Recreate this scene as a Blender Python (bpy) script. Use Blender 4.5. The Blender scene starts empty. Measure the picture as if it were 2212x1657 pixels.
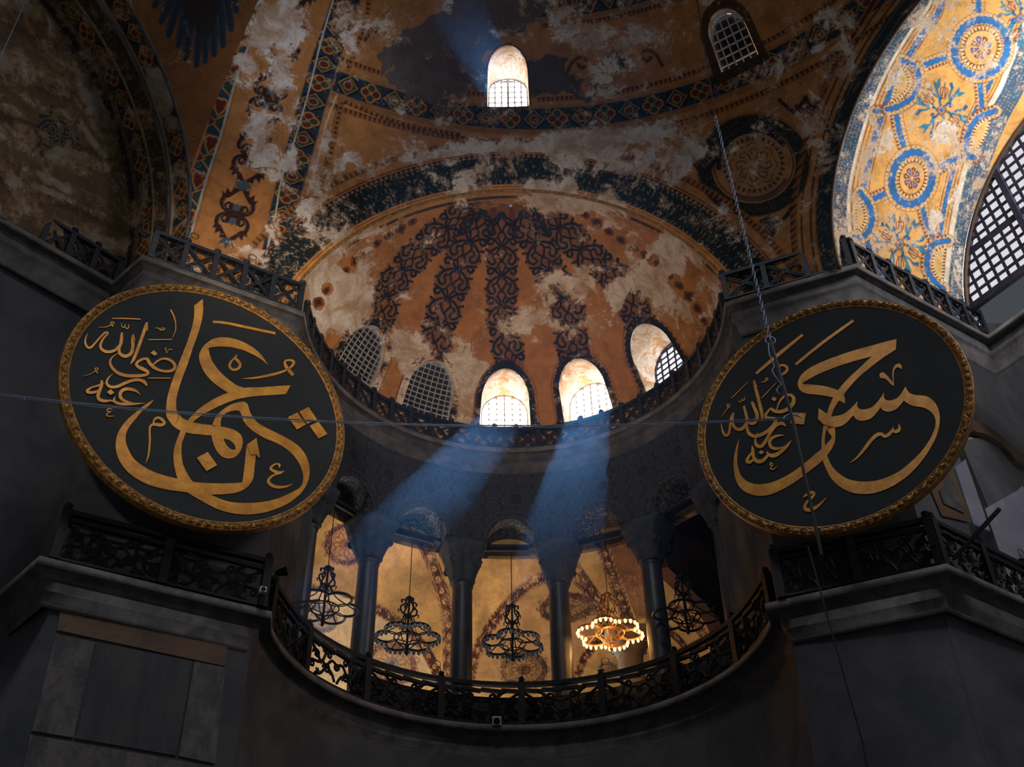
import bpy, math, random
import numpy as np
from mathutils import Matrix, Vector
random.seed(7); rng = np.random.default_rng(7)
PI = math.pi
SC = bpy.context.scene
COL = SC.collection

# ------------------------------------------------------------------ camera (camera stands at the origin, floor 1.6 m below)
FPX, PCX, PCY = 2400.0, 1106.0, 828.5
_th, _ro = math.radians(40.3), math.radians(1.0)
_F = np.array([0, math.cos(_th), math.sin(_th)]); _U0 = np.array([0, -math.sin(_th), math.cos(_th)]); _R0 = np.array([1.0, 0, 0])
_R = _R0 * math.cos(_ro) - _U0 * math.sin(_ro); _U = _R0 * math.sin(_ro) + _U0 * math.cos(_ro)
cam = bpy.data.cameras.new('camera'); cam.lens = FPX / 2212 * 36; cam.sensor_width = 36; cam.clip_end = 500
camo = bpy.data.objects.new('camera', cam); COL.objects.link(camo)
camo.matrix_world = Matrix(((_R[0], _U[0], -_F[0], 0), (_R[1], _U[1], -_F[1], 0), (_R[2], _U[2], -_F[2], 0), (0, 0, 0, 1)))
SC.camera = camo
def ray(px, py):
    return _F + (px - PCX) / FPX * _R + (PCY - py) / FPX * _U
def proj(P):
    P = np.asarray(P, float); d = P @ _F
    return np.stack([PCX + FPX * (P @ _R) / d, PCY - FPX * (P @ _U) / d], -1)
def on_plane(px, py, n, d):
    r = ray(px, py); return r * (d / (r @ np.asarray(n, float)))
def on_cyl(px, py, C, R):
    r = ray(px, py); a = r[:2] @ r[:2]; b = -(r[:2] @ np.array(C)); k = C[0]**2 + C[1]**2 - R * R
    return r * (-b + math.sqrt(max(b * b - a * k, 0))) / a
def on_sph(px, py, S, R):
    r = ray(px, py); S = np.asarray(S); a = r @ r; b = -(r @ S); k = S @ S - R * R
    return r * (-b + math.sqrt(max(b * b - a * k, 0))) / a

# ------------------------------------------------------------------ colour management, world, lights
SC.view_settings.view_transform = 'Standard'; SC.view_settings.look = 'None'
SC.view_settings.exposure = 0.0; SC.view_settings.gamma = 1.0; SC.view_settings.use_curve_mapping = False
SC.cycles.max_bounces = 5; SC.cycles.diffuse_bounces = 2; SC.cycles.glossy_bounces = 2; SC.cycles.transmission_bounces = 2
SC.cycles.transparent_max_bounces = 6; SC.cycles.volume_bounces = 0; SC.cycles.use_denoising = True
SC.cycles.caustics_reflective = False; SC.cycles.caustics_refractive = False; SC.cycles.sample_clamp_indirect = 4.0
w = bpy.data.worlds.new('world'); SC.world = w; w.use_nodes = True
w.node_tree.nodes['Background'].inputs[0].default_value = (0.80, 0.88, 1.0, 1); w.node_tree.nodes['Background'].inputs[1].default_value = 0.072
def look_at(o, loc, tgt):
    o.location = loc; d = Vector(tgt) - Vector(loc); o.rotation_euler = d.to_track_quat('-Z', 'Y').to_euler()
def light(name, kind, loc, tgt, power, color, size=None, spot=None, blend=1.0):
    l = bpy.data.lights.new(name, kind); l.energy = power; l.color = color
    if kind == 'AREA': l.shape = 'RECTANGLE'; l.size, l.size_y = size
    elif kind in ('SPOT', 'POINT'): l.shadow_soft_size = size
    if kind == 'SPOT': l.spot_size = math.radians(spot); l.spot_blend = blend
    o = bpy.data.objects.new(name, l); COL.objects.link(o); look_at(o, loc, tgt); return o
SUNV = ray(1335, 610); SUNV = SUNV / np.linalg.norm(SUNV)
sun = bpy.data.lights.new('sun', 'SUN'); sun.energy = 42.0; sun.angle = math.radians(0.3); sun.color = (0.80, 0.90, 1.0)
suno = bpy.data.objects.new('sun', sun); COL.objects.link(suno); look_at(suno, tuple(SUNV * 90), (0, 0, 0))
# daylight of the windows across the nave, and unseen spot lamps added to brighten vault, strip and medallion
light('nave_floodlight_conch', 'SPOT', (-3.0, -6, 6), (0.3, 25.0, 20.9), 14500, (1.0, 0.84, 0.66), 1.2, 25)
light('nave_floodlight_left', 'SPOT', (2.0, -5, 6), (-6.3, 19.2, 20.3), 22000, (1.0, 0.86, 0.66), 1.0, 12)
light('nave_floodlight_strip', 'SPOT', (3.0, -5, 8), (-5.2, 17.4, 25.6), 9000, (0.90, 0.92, 1.0), 1.0, 13)
light('nave_floodlight_medallion', 'SPOT', (-8.0, -6, 12), (-6.2, 18.2, 14.6), 4500, (1.0, 0.90, 0.76), 1.0, 21)
light('nave_dome_windows', 'AREA', (0, 0, 40), (0, 18, 12), 3900, (0.92, 0.95, 1.0), (12, 6))
light('arch_window_daylight', 'AREA', (15.2, 14.5, 22.6), (10.2, 20.2, 21.6), 800, (0.95, 0.97, 1.0), (3.2, 4.5))

# ------------------------------------------------------------------ colours and materials
def lin(c):
    c = np.asarray(c, float) / 255.0
    return np.where(c <= 0.04045, c / 12.92, ((c + 0.055) / 1.055) ** 2.4)
def L4(c): return tuple(float(v) for v in lin(c)) + (1.0,)
class NT:
    def __init__(s, name):
        s.m = bpy.data.materials.new(name); s.m.use_nodes = True; s.t = s.m.node_tree; s.t.nodes.clear()
        s.out = s.n('ShaderNodeOutputMaterial')
    def n(s, t, **kw):
        x = s.t.nodes.new(t)
        for k, v in kw.items(): setattr(x, k, v)
        return x
    def l(s, a, b): s.t.links.new(a, b)
    def val(s, sock, v):
        if hasattr(v, 'is_output'): s.l(v, sock)
        else: sock.default_value = v
    def math(s, op, a, b=0.0, c=None):
        x = s.n('ShaderNodeMath', operation=op); s.val(x.inputs[0], a); s.val(x.inputs[1], b)
        if c is not None: s.val(x.inputs[2], c)
        return x.outputs[0]
    def mix(s, f, a, b, blend='MIX'):
        x = s.n('ShaderNodeMix', data_type='RGBA', blend_type=blend); s.val(x.inputs[0], f); s.val(x.inputs[6], a); s.val(x.inputs[7], b); return x.outputs[2]
    def noise(s, scale, detail=4, rough=0.55, dist=0.0, vec=None, w=None):
        x = s.n('ShaderNodeTexNoise'); x.inputs['Scale'].default_value = scale; x.inputs['Detail'].default_value = detail
        x.inputs['Roughness'].default_value = rough; x.inputs['Distortion'].default_value = dist
        s.l(vec if vec else s.co(), x.inputs['Vector']); return x.outputs['Fac']
    def co(s):
        if not hasattr(s, '_c'): s._c = s.n('ShaderNodeTexCoord').outputs['Object']
        return s._c
    def map(s, sc):
        x = s.n('ShaderNodeMapping'); x.inputs['Scale'].default_value = sc; s.l(s.co(), x.inputs['Vector']); return x.outputs[0]
    def step(s, v, a, b):
        x = s.n('ShaderNodeMapRange', interpolation_type='SMOOTHSTEP'); s.val(x.inputs[0], v); x.inputs[1].default_value = a; x.inputs[2].default_value = b; return x.outputs[0]
    def bsdf(s, col, rough=0.8, metal=0.0, bump=None, bstr=0.3, spec=0.3):
        b = s.n('ShaderNodeBsdfPrincipled'); s.val(b.inputs['Base Color'], col); s.val(b.inputs['Roughness'], rough); s.val(b.inputs['Metallic'], metal)
        b.inputs['Specular IOR Level'].default_value = spec
        if bump is not None:
            u = s.n('ShaderNodeBump'); u.inputs['Strength'].default_value = bstr; u.inputs['Distance'].default_value = 0.03; s.l(bump, u.inputs['Height']); s.l(u.outputs[0], b.inputs['Normal'])
        s.l(b.outputs[0], s.out.inputs[0]); return b
def stone(name, c1, c2, scale=1.5, rough=0.75, stretch=(1, 1, 1), metal=0.0, bstr=0.3, spec=0.3):
    t = NT(name); v = t.map(stretch)
    f = t.step(t.noise(scale, 5, 0.62, 0.4, v), 0.35, 0.68)
    t.bsdf(t.mix(f, L4(c1), L4(c2)), rough, metal, t.noise(scale * 7, 3, 0.6, 0, v), bstr, spec); return t.m
def painted(name, plaster=(214, 200, 190), amp=1.5, scale=1.1, fine=0.7, bump=0.25):
    """paint layer kept in the 'paint' colour attribute, flaked off to plaster where 'peel' plus noise says so"""
    t = NT(name)
    pa = t.n('ShaderNodeAttribute', attribute_name='paint').outputs['Color']
    pe = t.n('ShaderNodeAttribute', attribute_name='peel').outputs['Fac']
    n1 = t.noise(scale, 8, 0.68, 0.6); n2 = t.noise(scale * 5, 5, 0.72, 0.3)
    f = t.math('ADD', pe, t.math('MULTIPLY', t.math('SUBTRACT', n1, 0.5), amp * 1.25))
    f = t.math('ADD', f, t.math('MULTIPLY', t.math('SUBTRACT', n2, 0.5), fine))
    flake = t.step(f, 0.485, 0.53)
    n3 = t.noise(1.9, 6, 0.7, 0.4); n4 = t.noise(7.0, 5, 0.75, 0.2); n5 = t.noise(17.0, 4, 0.7)
    paint = t.mix(t.math('MULTIPLY', t.step(n3, 0.36, 0.70), 0.62), pa, t.mix(0.68, pa, (0.030, 0.017, 0.010, 1)))
    paint = t.mix(t.math('MULTIPLY', t.step(n4, 0.52, 0.70), 0.45), paint, t.mix(0.6, pa, (0.05, 0.03, 0.02, 1)))
    pl = t.mix(t.step(t.noise(1.3, 5, 0.72, 0.6), 0.36, 0.66), L4(plaster), L4((int(plaster[0] * .80), int(plaster[1] * .70), int(plaster[2] * .60))))
    pl = t.mix(t.math('MULTIPLY', t.step(n4, 0.50, 0.72), 0.5), pl, L4(tuple(int(c * 0.6) for c in plaster)))
    wash = t.math('MULTIPLY', t.step(f, 0.34, 0.50), 0.42)
    paint = t.mix(wash, paint, t.mix(0.45, pl, L4((196, 140, 84))))
    fleck = t.math('MULTIPLY', t.math('MULTIPLY', t.step(n5, 0.585, 0.62), t.step(f, 0.26, 0.42)), 0.8)
    paint = t.mix(fleck, paint, pl)
    chip = t.math('MULTIPLY', t.math('MULTIPLY', t.step(n5, 0.60, 0.64), flake), 0.75)
    t.bsdf(t.mix(chip, t.mix(flake, paint, pl), pa), 0.85, 0, t.noise(14, 3, 0.6), bump, 0.15); return t.m
M = {}
M['dome'] = painted('dome_fresco', (218, 206, 200)); M['conch'] = painted('conch_fresco', (238, 216, 198))
M['arch'] = painted('arch_fresco', (250, 240, 226), 1.3, 1.3, 0.9); M['larch'] = painted('side_fresco', (160, 150, 136), 1.2, 0.9, 0.7)
M['vault'] = painted('gallery_fresco', (206, 176, 140), 0.6, 0.9, 0.4)
M['spandrel'] = painted('carved_marble', (60, 62, 70), 0.3, 1.5, 0.1)
M['soot'] = stone('sooty_marble', (70, 70, 73), (88, 86, 88), 0.9)
M['cornice'] = stone('cornice_marble', (66, 64, 66), (96, 90, 90), 2.2)
M['ledge'] = stone('ledge_marble', (84, 80, 80), (116, 110, 106), 2.4)  # toned paler than the cornice to imitate light falling on the ledges
M['pier'] = stone('pier_marble', (60, 61, 66), (80, 78, 82), 0.7)
M['panelgray'] = stone('veined_grey_marble', (56, 54, 56), (92, 84, 82), 3.2, 0.5, (1, 1, 0.5))
M['panelgreen'] = stone('green_marble', (46, 46, 50), (62, 60, 60), 2.0, 0.45, (1.6, 1.6, 0.35))
M['panelbrown'] = stone('brown_marble', (96, 70, 48), (70, 54, 44), 1.1, 0.5)
M['column'] = stone('porphyry_column', (40, 43, 52), (60, 60, 68), 2.0, 0.42, (1, 1, 0.4), 0, 0.1, 0.5)
M['capital'] = stone('carved_capital', (44, 48, 58), (64, 66, 74), 4.0, 0.7)
M['palecol'] = stone('pale_column_marble', (150, 140, 128), (176, 166, 150), 2.0, 0.6)
M['iron'] = stone('wrought_iron', (30, 34, 42), (46, 48, 56), 6.0, 0.5, (1, 1, 1), 0.4, 0.2, 0.5)
M['irondark'] = stone('black_iron', (22, 22, 26), (32, 30, 32), 6.0, 0.6, (1, 1, 1), 0.3)
M['board'] = stone('black_board', (46, 48, 50), (50, 52, 54), 1.0, 0.85, (1, 1, 1), 0, 0.02, 0.1)
M['grey'] = stone('grey_plaster', (110, 110, 122), (128, 126, 138), 1.0, 0.8)
M['veined'] = stone('veined_dark_marble', (52, 52, 58), (92, 78, 66), 2.2, 0.5, (1.5, 1.5, 0.25))
M['baywall'] = stone('dusky_plaster', (96, 66, 46), (70, 52, 42), 1.2)  # dark brown for the added sheet that shades the bay
M['floor'] = stone('marble_floor', (52, 50, 48), (66, 62, 58), 1.0, 0.4)  # darkened so less light bounces up into the dome
M['lattice'] = stone('lattice_lime', (170, 162, 158), (196, 186, 178), 3.0, 0.8)
M['latticedark'] = stone('lattice_dark', (40, 42, 60), (60, 58, 78), 3.0, 0.7)
M['shutter'] = stone('dark_blind_board', (30, 30, 34), (46, 42, 42), 2.0, 0.8)
M['cable'] = stone('steel_cable', (96, 110, 132), (130, 144, 166), 40.0, 0.45, (1, 1, 1), 0.4)
M['plastic'] = stone('white_plastic', (190, 194, 200), (206, 208, 212), 5.0, 0.4)
M['reveal'] = painted('reveal_fresco', (252, 240, 226), 1.0, 1.6, 0.3)
def gold_mat(name, a, b, sc, metal, rough, bstr):
    t = NT(name); v = t.map((1, 1, 1)); n = t.noise(sc, 8, 0.7, 0.3); st = t.noise(sc * 4, 4, 0.6, 0, t.map((0.15, 0.15, 3)))
    c = t.mix(t.step(n, 0.32, 0.66), L4(a), L4(b)); c = t.mix(t.math('MULTIPLY', t.step(st, 0.5, 0.75), 0.4), c, L4(tuple(int(x * 0.6) for x in a)))
    t.bsdf(c, rough, metal, st, bstr, 0.4); return t.m
M['gold'] = gold_mat('gold_leaf', (226, 158, 58), (184, 118, 36), 2.2, 0.15, 0.5, 0.12)
M['frame'] = gold_mat('gilt_frame', (190, 138, 72), (110, 78, 42), 9.0, 0.5, 0.4, 0.4)
def emit(name, col, s, see=False):
    t = NT(name); e = t.n('ShaderNodeEmission'); e.inputs[0].default_value = tuple(col) + (1,); e.inputs[1].default_value = s
    nz = t.noise(1.5, 3); t.l(t.math('MULTIPLY', t.math('ADD', t.math('MULTIPLY', nz, 0.2), 0.9), s), e.inputs[1])
    if see:
        a = t.n('ShaderNodeAddShader'); tr = t.n('ShaderNodeBsdfTransparent'); t.l(e.outputs[0], a.inputs[0]); t.l(tr.outputs[0], a.inputs[1]); t.l(a.outputs[0], t.out.inputs[0])
    else: t.l(e.outputs[0], t.out.inputs[0])
    return t.m
M['pane'] = emit('daylit_glass', (0.92, 0.96, 1.0), 9.0, True)
M['panebright'] = emit('daylit_clear_glass', (0.86, 0.88, 0.92), 7.0)
M['panegrey'] = emit('daylit_frosted_glass', (0.72, 0.71, 0.76), 1.0)
M['bulb_on'] = emit('lit_bulb', (1.0, 0.46, 0.11), 7.5)
def glass_mat():
    t = NT('bulb_glass'); b = t.bsdf((0.35, 0.38, 0.42, 1), 0.12, 0.0, None, 0.3, 0.9); b.inputs['Alpha'].default_value = 0.9
    t.val(b.inputs['Base Color'], t.mix(t.noise(8, 2), L4((120, 128, 140)), L4((150, 156, 166)))); return t.m
M['bulb_off'] = glass_mat()
def haze_mat():
    t = NT('sunlit_dust'); v = t.n('ShaderNodeVolumeScatter'); v.inputs['Color'].default_value = (0.16, 0.46, 1.0, 1)
    v.inputs['Density'].default_value = 0.0056; v.inputs['Anisotropy'].default_value = 0.40
    t.l(v.outputs[0], t.out.inputs[1]); return t.m
M['haze'] = haze_mat()

# ------------------------------------------------------------------ object helpers
def tag(o, label=None, cat=None, group=None, kind=None):
    if label: o['label'] = label
    if cat: o['category'] = cat
    if group: o['group'] = group
    if kind: o['kind'] = kind
    return o
def empty(name, loc=(0, 0, 0), rz=0.0):
    o = bpy.data.objects.new(name, None); COL.objects.link(o); o.location = loc; o.rotation_euler = (0, 0, rz); return o
def link(name, me, parent=None):
    o = bpy.data.objects.new(name, me); COL.objects.link(o)
    if parent is not None: o.parent = parent
    return o
def mkmesh(name, V, F, mats, smooth=False, mi=None, attrs=None):
    me = bpy.data.meshes.new(name); V = np.asarray(V, np.float32)
    if isinstance(F, np.ndarray):
        k = F.shape[1]; nf = len(F); me.vertices.add(len(V)); me.vertices.foreach_set('co', V.ravel())
        me.loops.add(nf * k); me.loops.foreach_set('vertex_index', F.astype(np.int32).ravel())
        me.polygons.add(nf); me.polygons.foreach_set('loop_start', np.arange(0, nf * k, k, dtype=np.int32)); me.update(calc_edges=True); me.validate()
    else:
        me.from_pydata([tuple(map(float, v)) for v in V], [], F)
    for m in (mats if isinstance(mats, (list, tuple)) else [mats]): me.materials.append(m)
    if mi is not None: me.polygons.foreach_set('material_index', np.asarray(mi, np.int32))
    if smooth: me.polygons.foreach_set('use_smooth', np.ones(len(me.polygons), bool))
    for nm, (ty, arr) in (attrs or {}).items():
        a = me.attributes.new(nm, ty, 'POINT')
        if ty == 'FLOAT': a.data.foreach_set('value', np.asarray(arr, np.float32).ravel())
        else: a.data.foreach_set('color', np.concatenate([arr, np.ones((len(arr), 1))], 1).astype(np.float32).ravel())
    me.update(); return me
def grid(P, keep=None, flip=False, drop=True):
    """P[nu,nv,3] -> V, F (quads), vertex index map"""
    nu, nv = P.shape[:2]; idx = np.arange(nu * nv).reshape(nu, nv)
    F = np.stack([idx[:-1, :-1], idx[1:, :-1], idx[1:, 1:], idx[:-1, 1:]], -1)
    if flip: F = F[..., ::-1]
    if keep is not None: F = F[keep]
    F = F.reshape(-1, 4); V = P.reshape(-1, 3); used = np.zeros(len(V), bool); used[F.ravel()] = True
    remap = np.cumsum(used) - 1
    return V[used], remap[F], used
class MB:
    def __init__(s): s.V = []; s.F = []
    def add(s, V, F):
        b = len(s.V); s.V += [tuple(map(float, v)) for v in V]; s.F += [tuple(int(i) + b for i in f) for f in F]; return s
    def box(s, c, d, rz=0.0, M3=None):
        c = np.asarray(c, float); d = np.asarray(d, float) / 2
        X = np.array([[x, y, z] for x in (-1, 1) for y in (-1, 1) for z in (-1, 1)]) * d
        if rz: X = X @ np.array([[math.cos(rz), math.sin(rz), 0], [-math.sin(rz), math.cos(rz), 0], [0, 0, 1]])
        if M3 is not None: X = X @ np.asarray(M3)
        return s.add(X + c, [(0, 1, 3, 2), (4, 6, 7, 5), (0, 4, 5, 1), (2, 3, 7, 6), (0, 2, 6, 4), (1, 5, 7, 3)])
    def bar(s, p, q, wd, ht, up=(0, 0, 1)):
        p = np.asarray(p, float); q = np.asarray(q, float); t = q - p; L = np.linalg.norm(t); t = t / L
        b = np.cross(t, up); b = b / (np.linalg.norm(b) + 1e-9); n = np.cross(b, t)
        return s.box((p + q) / 2, (L, wd, ht), M3=np.array([t, b, n]))
    def tube(s, P, r, n=6, closed=False, cap=True):
        P = np.asarray(P, float); N = len(P); r = np.broadcast_to(np.asarray(r, float), (N,))
        T = np.roll(P, -1, 0) - np.roll(P, 1, 0) if closed else np.gradient(P, axis=0)
        T = T / (np.linalg.norm(T, axis=1)[:, None] + 1e-9)
        u = np.cross(T[0], (0, 0, 1)); u = u if np.linalg.norm(u) > 1e-3 else np.cross(T[0], (0, 1, 0)); u = u / np.linalg.norm(u); V = []
        for i in range(N):
            u = u - T[i] * (u @ T[i]); u = u / (np.linalg.norm(u) + 1e-9); v = np.cross(T[i], u)
            for k in range(n): a = 2 * PI * k / n; V.append(P[i] + r[i] * (u * math.cos(a) + v * math.sin(a)))
        F = [(i * n + k, i * n + (k + 1) % n, ((i + 1) % N) * n + (k + 1) % n, ((i + 1) % N) * n + k) for i in range(N if closed else N - 1) for k in range(n)]
        if cap and not closed: F += [tuple(range(n))[::-1], tuple(range((N - 1) * n, N * n))]
        return s.add(V, F)
    def lathe(s, prof, n=24, c=(0, 0, 0), a0=0.0, a1=2 * PI, mod=None):
        full = abs(a1 - a0 - 2 * PI) < 1e-6; m = n if full else n + 1; V = []
        for j, (r, z) in enumerate(prof):
            for k in range(m):
                a = a0 + (a1 - a0) * k / n; rr = r * (mod(a, j) if mod else 1); V.append((c[0] + rr * math.cos(a), c[1] + rr * math.sin(a), c[2] + z))
        F = [(j * m + k, j * m + (k + 1) % m, (j + 1) * m + (k + 1) % m, (j + 1) * m + k) for j in range(len(prof) - 1) for k in range(n)]
        return s.add(V, F)
    def ribbon(s, Lp, Rp, nrm, th):
        """flat strip between two edge lines, raised th along nrm"""
        Lp = np.asarray(Lp, float); Rp = np.asarray(Rp, float); n = np.asarray(nrm, float) * th; N = len(Lp)
        V = np.concatenate([Lp + n, Rp + n, Lp, Rp]); F = []
        for i in range(N - 1):
            F += [(i, i + 1, N + i + 1, N + i), (2 * N + i, 2 * N + i + 1, i + 1, i), (N + i, N + i + 1, 3 * N + i + 1, 3 * N + i)]
        F += [(0, N, 3 * N, 2 * N), (N - 1, 3 * N - 1, 4 * N - 1, 2 * N - 1)]
        return s.add(V, F)
    def prism(s, P, nrm, th):
        P = np.asarray(P, float); n = np.asarray(nrm, float) * th; N = len(P)
        return s.add(np.concatenate([P + n, P]), [tuple(range(N))] + [(i, N + i, N + (i + 1) % N, (i + 1) % N) for i in range(N)])
    def ball(s, c, r, n=8, m=6, sz=1.0):
        pr = [(max(r * math.sin(PI * j / m), 1e-4), -r * sz * math.cos(PI * j / m)) for j in range(m + 1)]
        return s.lathe(pr, n, c)
    def mesh(s, name, mat, smooth=False): return mkmesh(name, s.V, s.F, mat, smooth)
    def build(s, name, mat, parent=None, smooth=False): return link(name, s.mesh(name, mat, smooth), parent)
def spl(P, n=8, closed=False):
    P = np.asarray(P, float); N = len(P)
    if N < 3 and not closed: return np.array([P[0] + (P[-1] - P[0]) * t for t in np.linspace(0, 1, n)])
    out = []
    for i in range(N if closed else N - 1):
        g = (lambda k: P[k % N]) if closed else (lambda k: P[min(max(k, 0), N - 1)])
        a, b, c, d = g(i - 1), g(i), g(i + 1), g(i + 2)
        for t in np.linspace(0, 1, n, endpoint=False):
            out.append(0.5 * (2 * b + (c - a) * t + (2 * a - 5 * b + 4 * c - d) * t * t + (3 * b - a - 3 * c + d) * t ** 3))
    if not closed: out.append(P[-1])
    return np.array(out)
def resamp(P, n):
    P = np.asarray(P, float); d = np.r_[0, np.cumsum(np.linalg.norm(np.diff(P, axis=0), axis=1))]; t = np.linspace(0, d[-1], n)
    return np.stack([np.interp(t, d, P[:, k]) for k in range(P.shape[1])], 1)

# ------------------------------------------------------------------ fresco painter: colours laid on the vertices of a finely divided wall
class Fresco:
    def __init__(s, V, base, K=None):
        s.P = proj(V) if K is None else K; s.c = np.tile(lin(base), (len(V), 1)); s.peel = np.zeros(len(V)); s.n = len(V)
    def warp(s, on, amp=7.0):
        if on:
            s.P0 = s.P; x, y = s.P.T; k = [(.031, .017, 1.3), (-.022, .039, .4), (.083, -.051, 2.2), (.057, .094, 5.1), (.19, .13, .7), (-.15, .22, 3.3)]
            dx = sum(np.sin(x * a + y * b + c) / (1 + 18 * (abs(a) + abs(b))) for a, b, c in k); dy = sum(np.sin(x * b - y * a + c * 2) / (1 + 18 * (abs(a) + abs(b))) for a, b, c in k); s.P = s.P + np.stack([dx, dy], 1) * amp * 2.2
        else: s.P = s.P0
    def near(s, pts, pad):
        pts = np.asarray(pts, float); a = pts.min(0) - pad; b = pts.max(0) + pad
        return np.nonzero((s.P[:, 0] > a[0]) & (s.P[:, 0] < b[0]) & (s.P[:, 1] > a[1]) & (s.P[:, 1] < b[1]))[0]
    @staticmethod
    def segd(Q, pts, closed=False):
        pts = np.asarray(pts, float); n = len(pts); best = np.full(len(Q), 1e18); s_at = np.zeros(len(Q)); side = np.zeros(len(Q)); acc = 0.0
        for i in range(n if closed else n - 1):
            a = pts[i]; b = pts[(i + 1) % n]; ab = b - a; L2 = ab @ ab
            if L2 < 1e-12: continue
            q = Q - a; t = np.clip((q @ ab) / L2, 0, 1); e = q - t[:, None] * ab; d = (e * e).sum(1); m = d < best
            best[m] = d[m]; Ls = math.sqrt(L2); s_at[m] = acc + t[m] * Ls; side[m] = np.sign(ab[0] * q[m, 1] - ab[1] * q[m, 0]); acc += Ls
        return np.sqrt(best), s_at, side, acc
    def put(s, ix, col, a):
        a = np.clip(a, 0, 1)[:, None]; col = np.asarray(col, float); s.c[ix] = s.c[ix] * (1 - a) + col * a
    def stroke(s, pts, wd, col, al=1.0, closed=False, smooth=0, aa=1.3):
        if smooth: pts = spl(pts, smooth, closed)
        ix = s.near(pts, wd + 3)
        if len(ix) == 0: return
        d = s.segd(s.P[ix], pts, closed)[0]; s.put(ix, lin(col), al * np.clip((wd / 2 - d) / aa + 0.5, 0, 1))
    def fill(s, pts, col, al=1.0, smooth=0, aa=1.5):
        if smooth: pts = spl(pts, smooth, True)
        pts = np.asarray(pts, float); ix = s.near(pts, 3)
        if len(ix) == 0: return
        Q = s.P[ix]; ins = np.zeros(len(ix), bool); n = len(pts)
        for i in range(n):
            a = pts[i]; b = pts[(i + 1) % n]
            c = (a[1] > Q[:, 1]) != (b[1] > Q[:, 1]); ins ^= c & (Q[:, 0] < (b[0] - a[0]) * (Q[:, 1] - a[1]) / (b[1] - a[1] + 1e-12) + a[0])
        d = s.segd(Q, pts, True)[0]; s.put(ix, lin(col), al * np.clip(np.where(ins, d, -d) / aa + 0.5, 0, 1))
    def oval(s, c, rx, ry, rot=0, n=40):
        t = np.linspace(0, 2 * PI, n, endpoint=False); x = rx * np.cos(t); y = ry * np.sin(t); a = math.radians(rot)
        return np.stack([c[0] + x * math.cos(a) - y * math.sin(a), c[1] + x * math.sin(a) + y * math.cos(a)], 1)
    def band(s, pts, hw, fn, smooth=6, closed=False, pitch=None):
        """fn(u along in cells, t across -1..1) -> colour, alpha"""
        if smooth: pts = spl(pts, smooth, closed)
        ix = s.near(pts, hw + 4)
        if len(ix) == 0: return
        d, sa, sd, tot = s.segd(s.P[ix], pts, closed); k = d < hw + 1.5; ix = ix[k]; t = d[k] * sd[k] / hw
        p = pitch or hw * 2
        if closed: p = tot / max(1, round(tot / p))
        col, a = fn(sa[k] / p, t); s.put(ix, col, a * np.clip((1 - np.abs(t)) * hw / 1.3 + 0.5, 0, 1))
    def blob(s, x, y, rx, ry, rot=0, v=1.0, soft=0.8):
        if v > .4: v = .38 + (v - .38) * (.62 if v < .9 else .78)
        ix = s.near([(x - max(rx, ry) * 1.9, y - max(rx, ry) * 1.9), (x + max(rx, ry) * 1.9, y + max(rx, ry) * 1.9)], 0)
        if len(ix) == 0: return
        a = math.radians(rot); q = s.P[ix] - (x, y); u = (q[:, 0] * math.cos(a) + q[:, 1] * math.sin(a)) / rx; w_ = (-q[:, 0] * math.sin(a) + q[:, 1] * math.cos(a)) / ry
        r = np.sqrt(u * u + w_ * w_); k = np.clip((1 + soft - r) / (2 * soft), 0, 1); k = k * k * (3 - 2 * k)
        s.peel[ix] = s.peel[ix] + (v - s.peel[ix]) * k if v < 0.3 else np.maximum(s.peel[ix], v * k)
    def attrs(s): return {'paint': ('FLOAT_COLOR', s.c), 'peel': ('FLOAT', s.peel)}
def sm(x, a, b):
    t = np.clip((x - a) / (b - a), 0, 1); return t * t * (3 - 2 * t)
def hsh(*a):
    v = sum(np.asarray(x, float) * k for x, k in zip(a, (12.9898, 78.233, 37.719))); return np.modf(np.abs(np.sin(v) * 43758.5453))[0]
def lay(c, col, m):
    m = np.clip(m, 0, 1)[:, None]; return c * (1 - m) + lin(col) * m
NAVY = (24, 32, 42); GRN = (42, 66, 58); RED = (96, 36, 32); GLD = (176, 122, 66); BLU = (40, 64, 88); OCH = (178, 120, 72); MAR = (74, 34, 28)
def f_quat(u, t, navy=NAVY, edge=True):
    k = np.floor(u); p = (u - k - 0.5) * 2; q = t * 1.0; c = np.tile(lin(navy), (len(u), 1)); even = (k % 2) == 0
    r = np.maximum(np.abs(p), np.abs(q)); c = lay(c, BLU, 0.7 * sm(np.hypot(p, q), 0.86, 1.02) * (r < 0.97))
    out = np.full(len(u), 9.0); kind = np.zeros(len(u))
    for (cx, cy, kk) in ((0.44, 0, 1), (-0.44, 0, 1), (0, 0.44, 2), (0, -0.44, 2)):
        d = np.hypot(p - cx, q - cy) - 0.36; m = d < out; out[m] = d[m]; kind[m] = kk
    ce = lay(c, GLD, even * sm(-np.abs(out), -0.13, -0.03)); ce = lay(ce, RED, even * (kind == 1) * sm(-out, 0.04, 0.1)); ce = lay(ce, GRN, even * (kind == 2) * sm(-out, 0.04, 0.1))
    ce = lay(ce, GLD, even * sm(-np.abs(np.abs(p) - np.abs(q)), -0.08, -0.02) * (np.hypot(p, q) < 0.95) * 0.8)
    dd = np.abs(p) + np.abs(q) - 0.86
    c = np.where(even[:, None], ce, lay(lay(lay(lay(c, GLD, sm(-dd, -0.06, 0.0)), GRN, sm(-dd, 0.05, 0.1)), GLD, sm(-np.abs(np.hypot(p, q) - 0.36), -0.08, -0.02)), RED, sm(0.3 - np.hypot(p, q), 0, 0.05)))
    if edge: c = lay(c, GLD, sm(np.abs(t), 0.9, 0.94) * 0.6)
    return c, np.ones(len(u))
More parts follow.
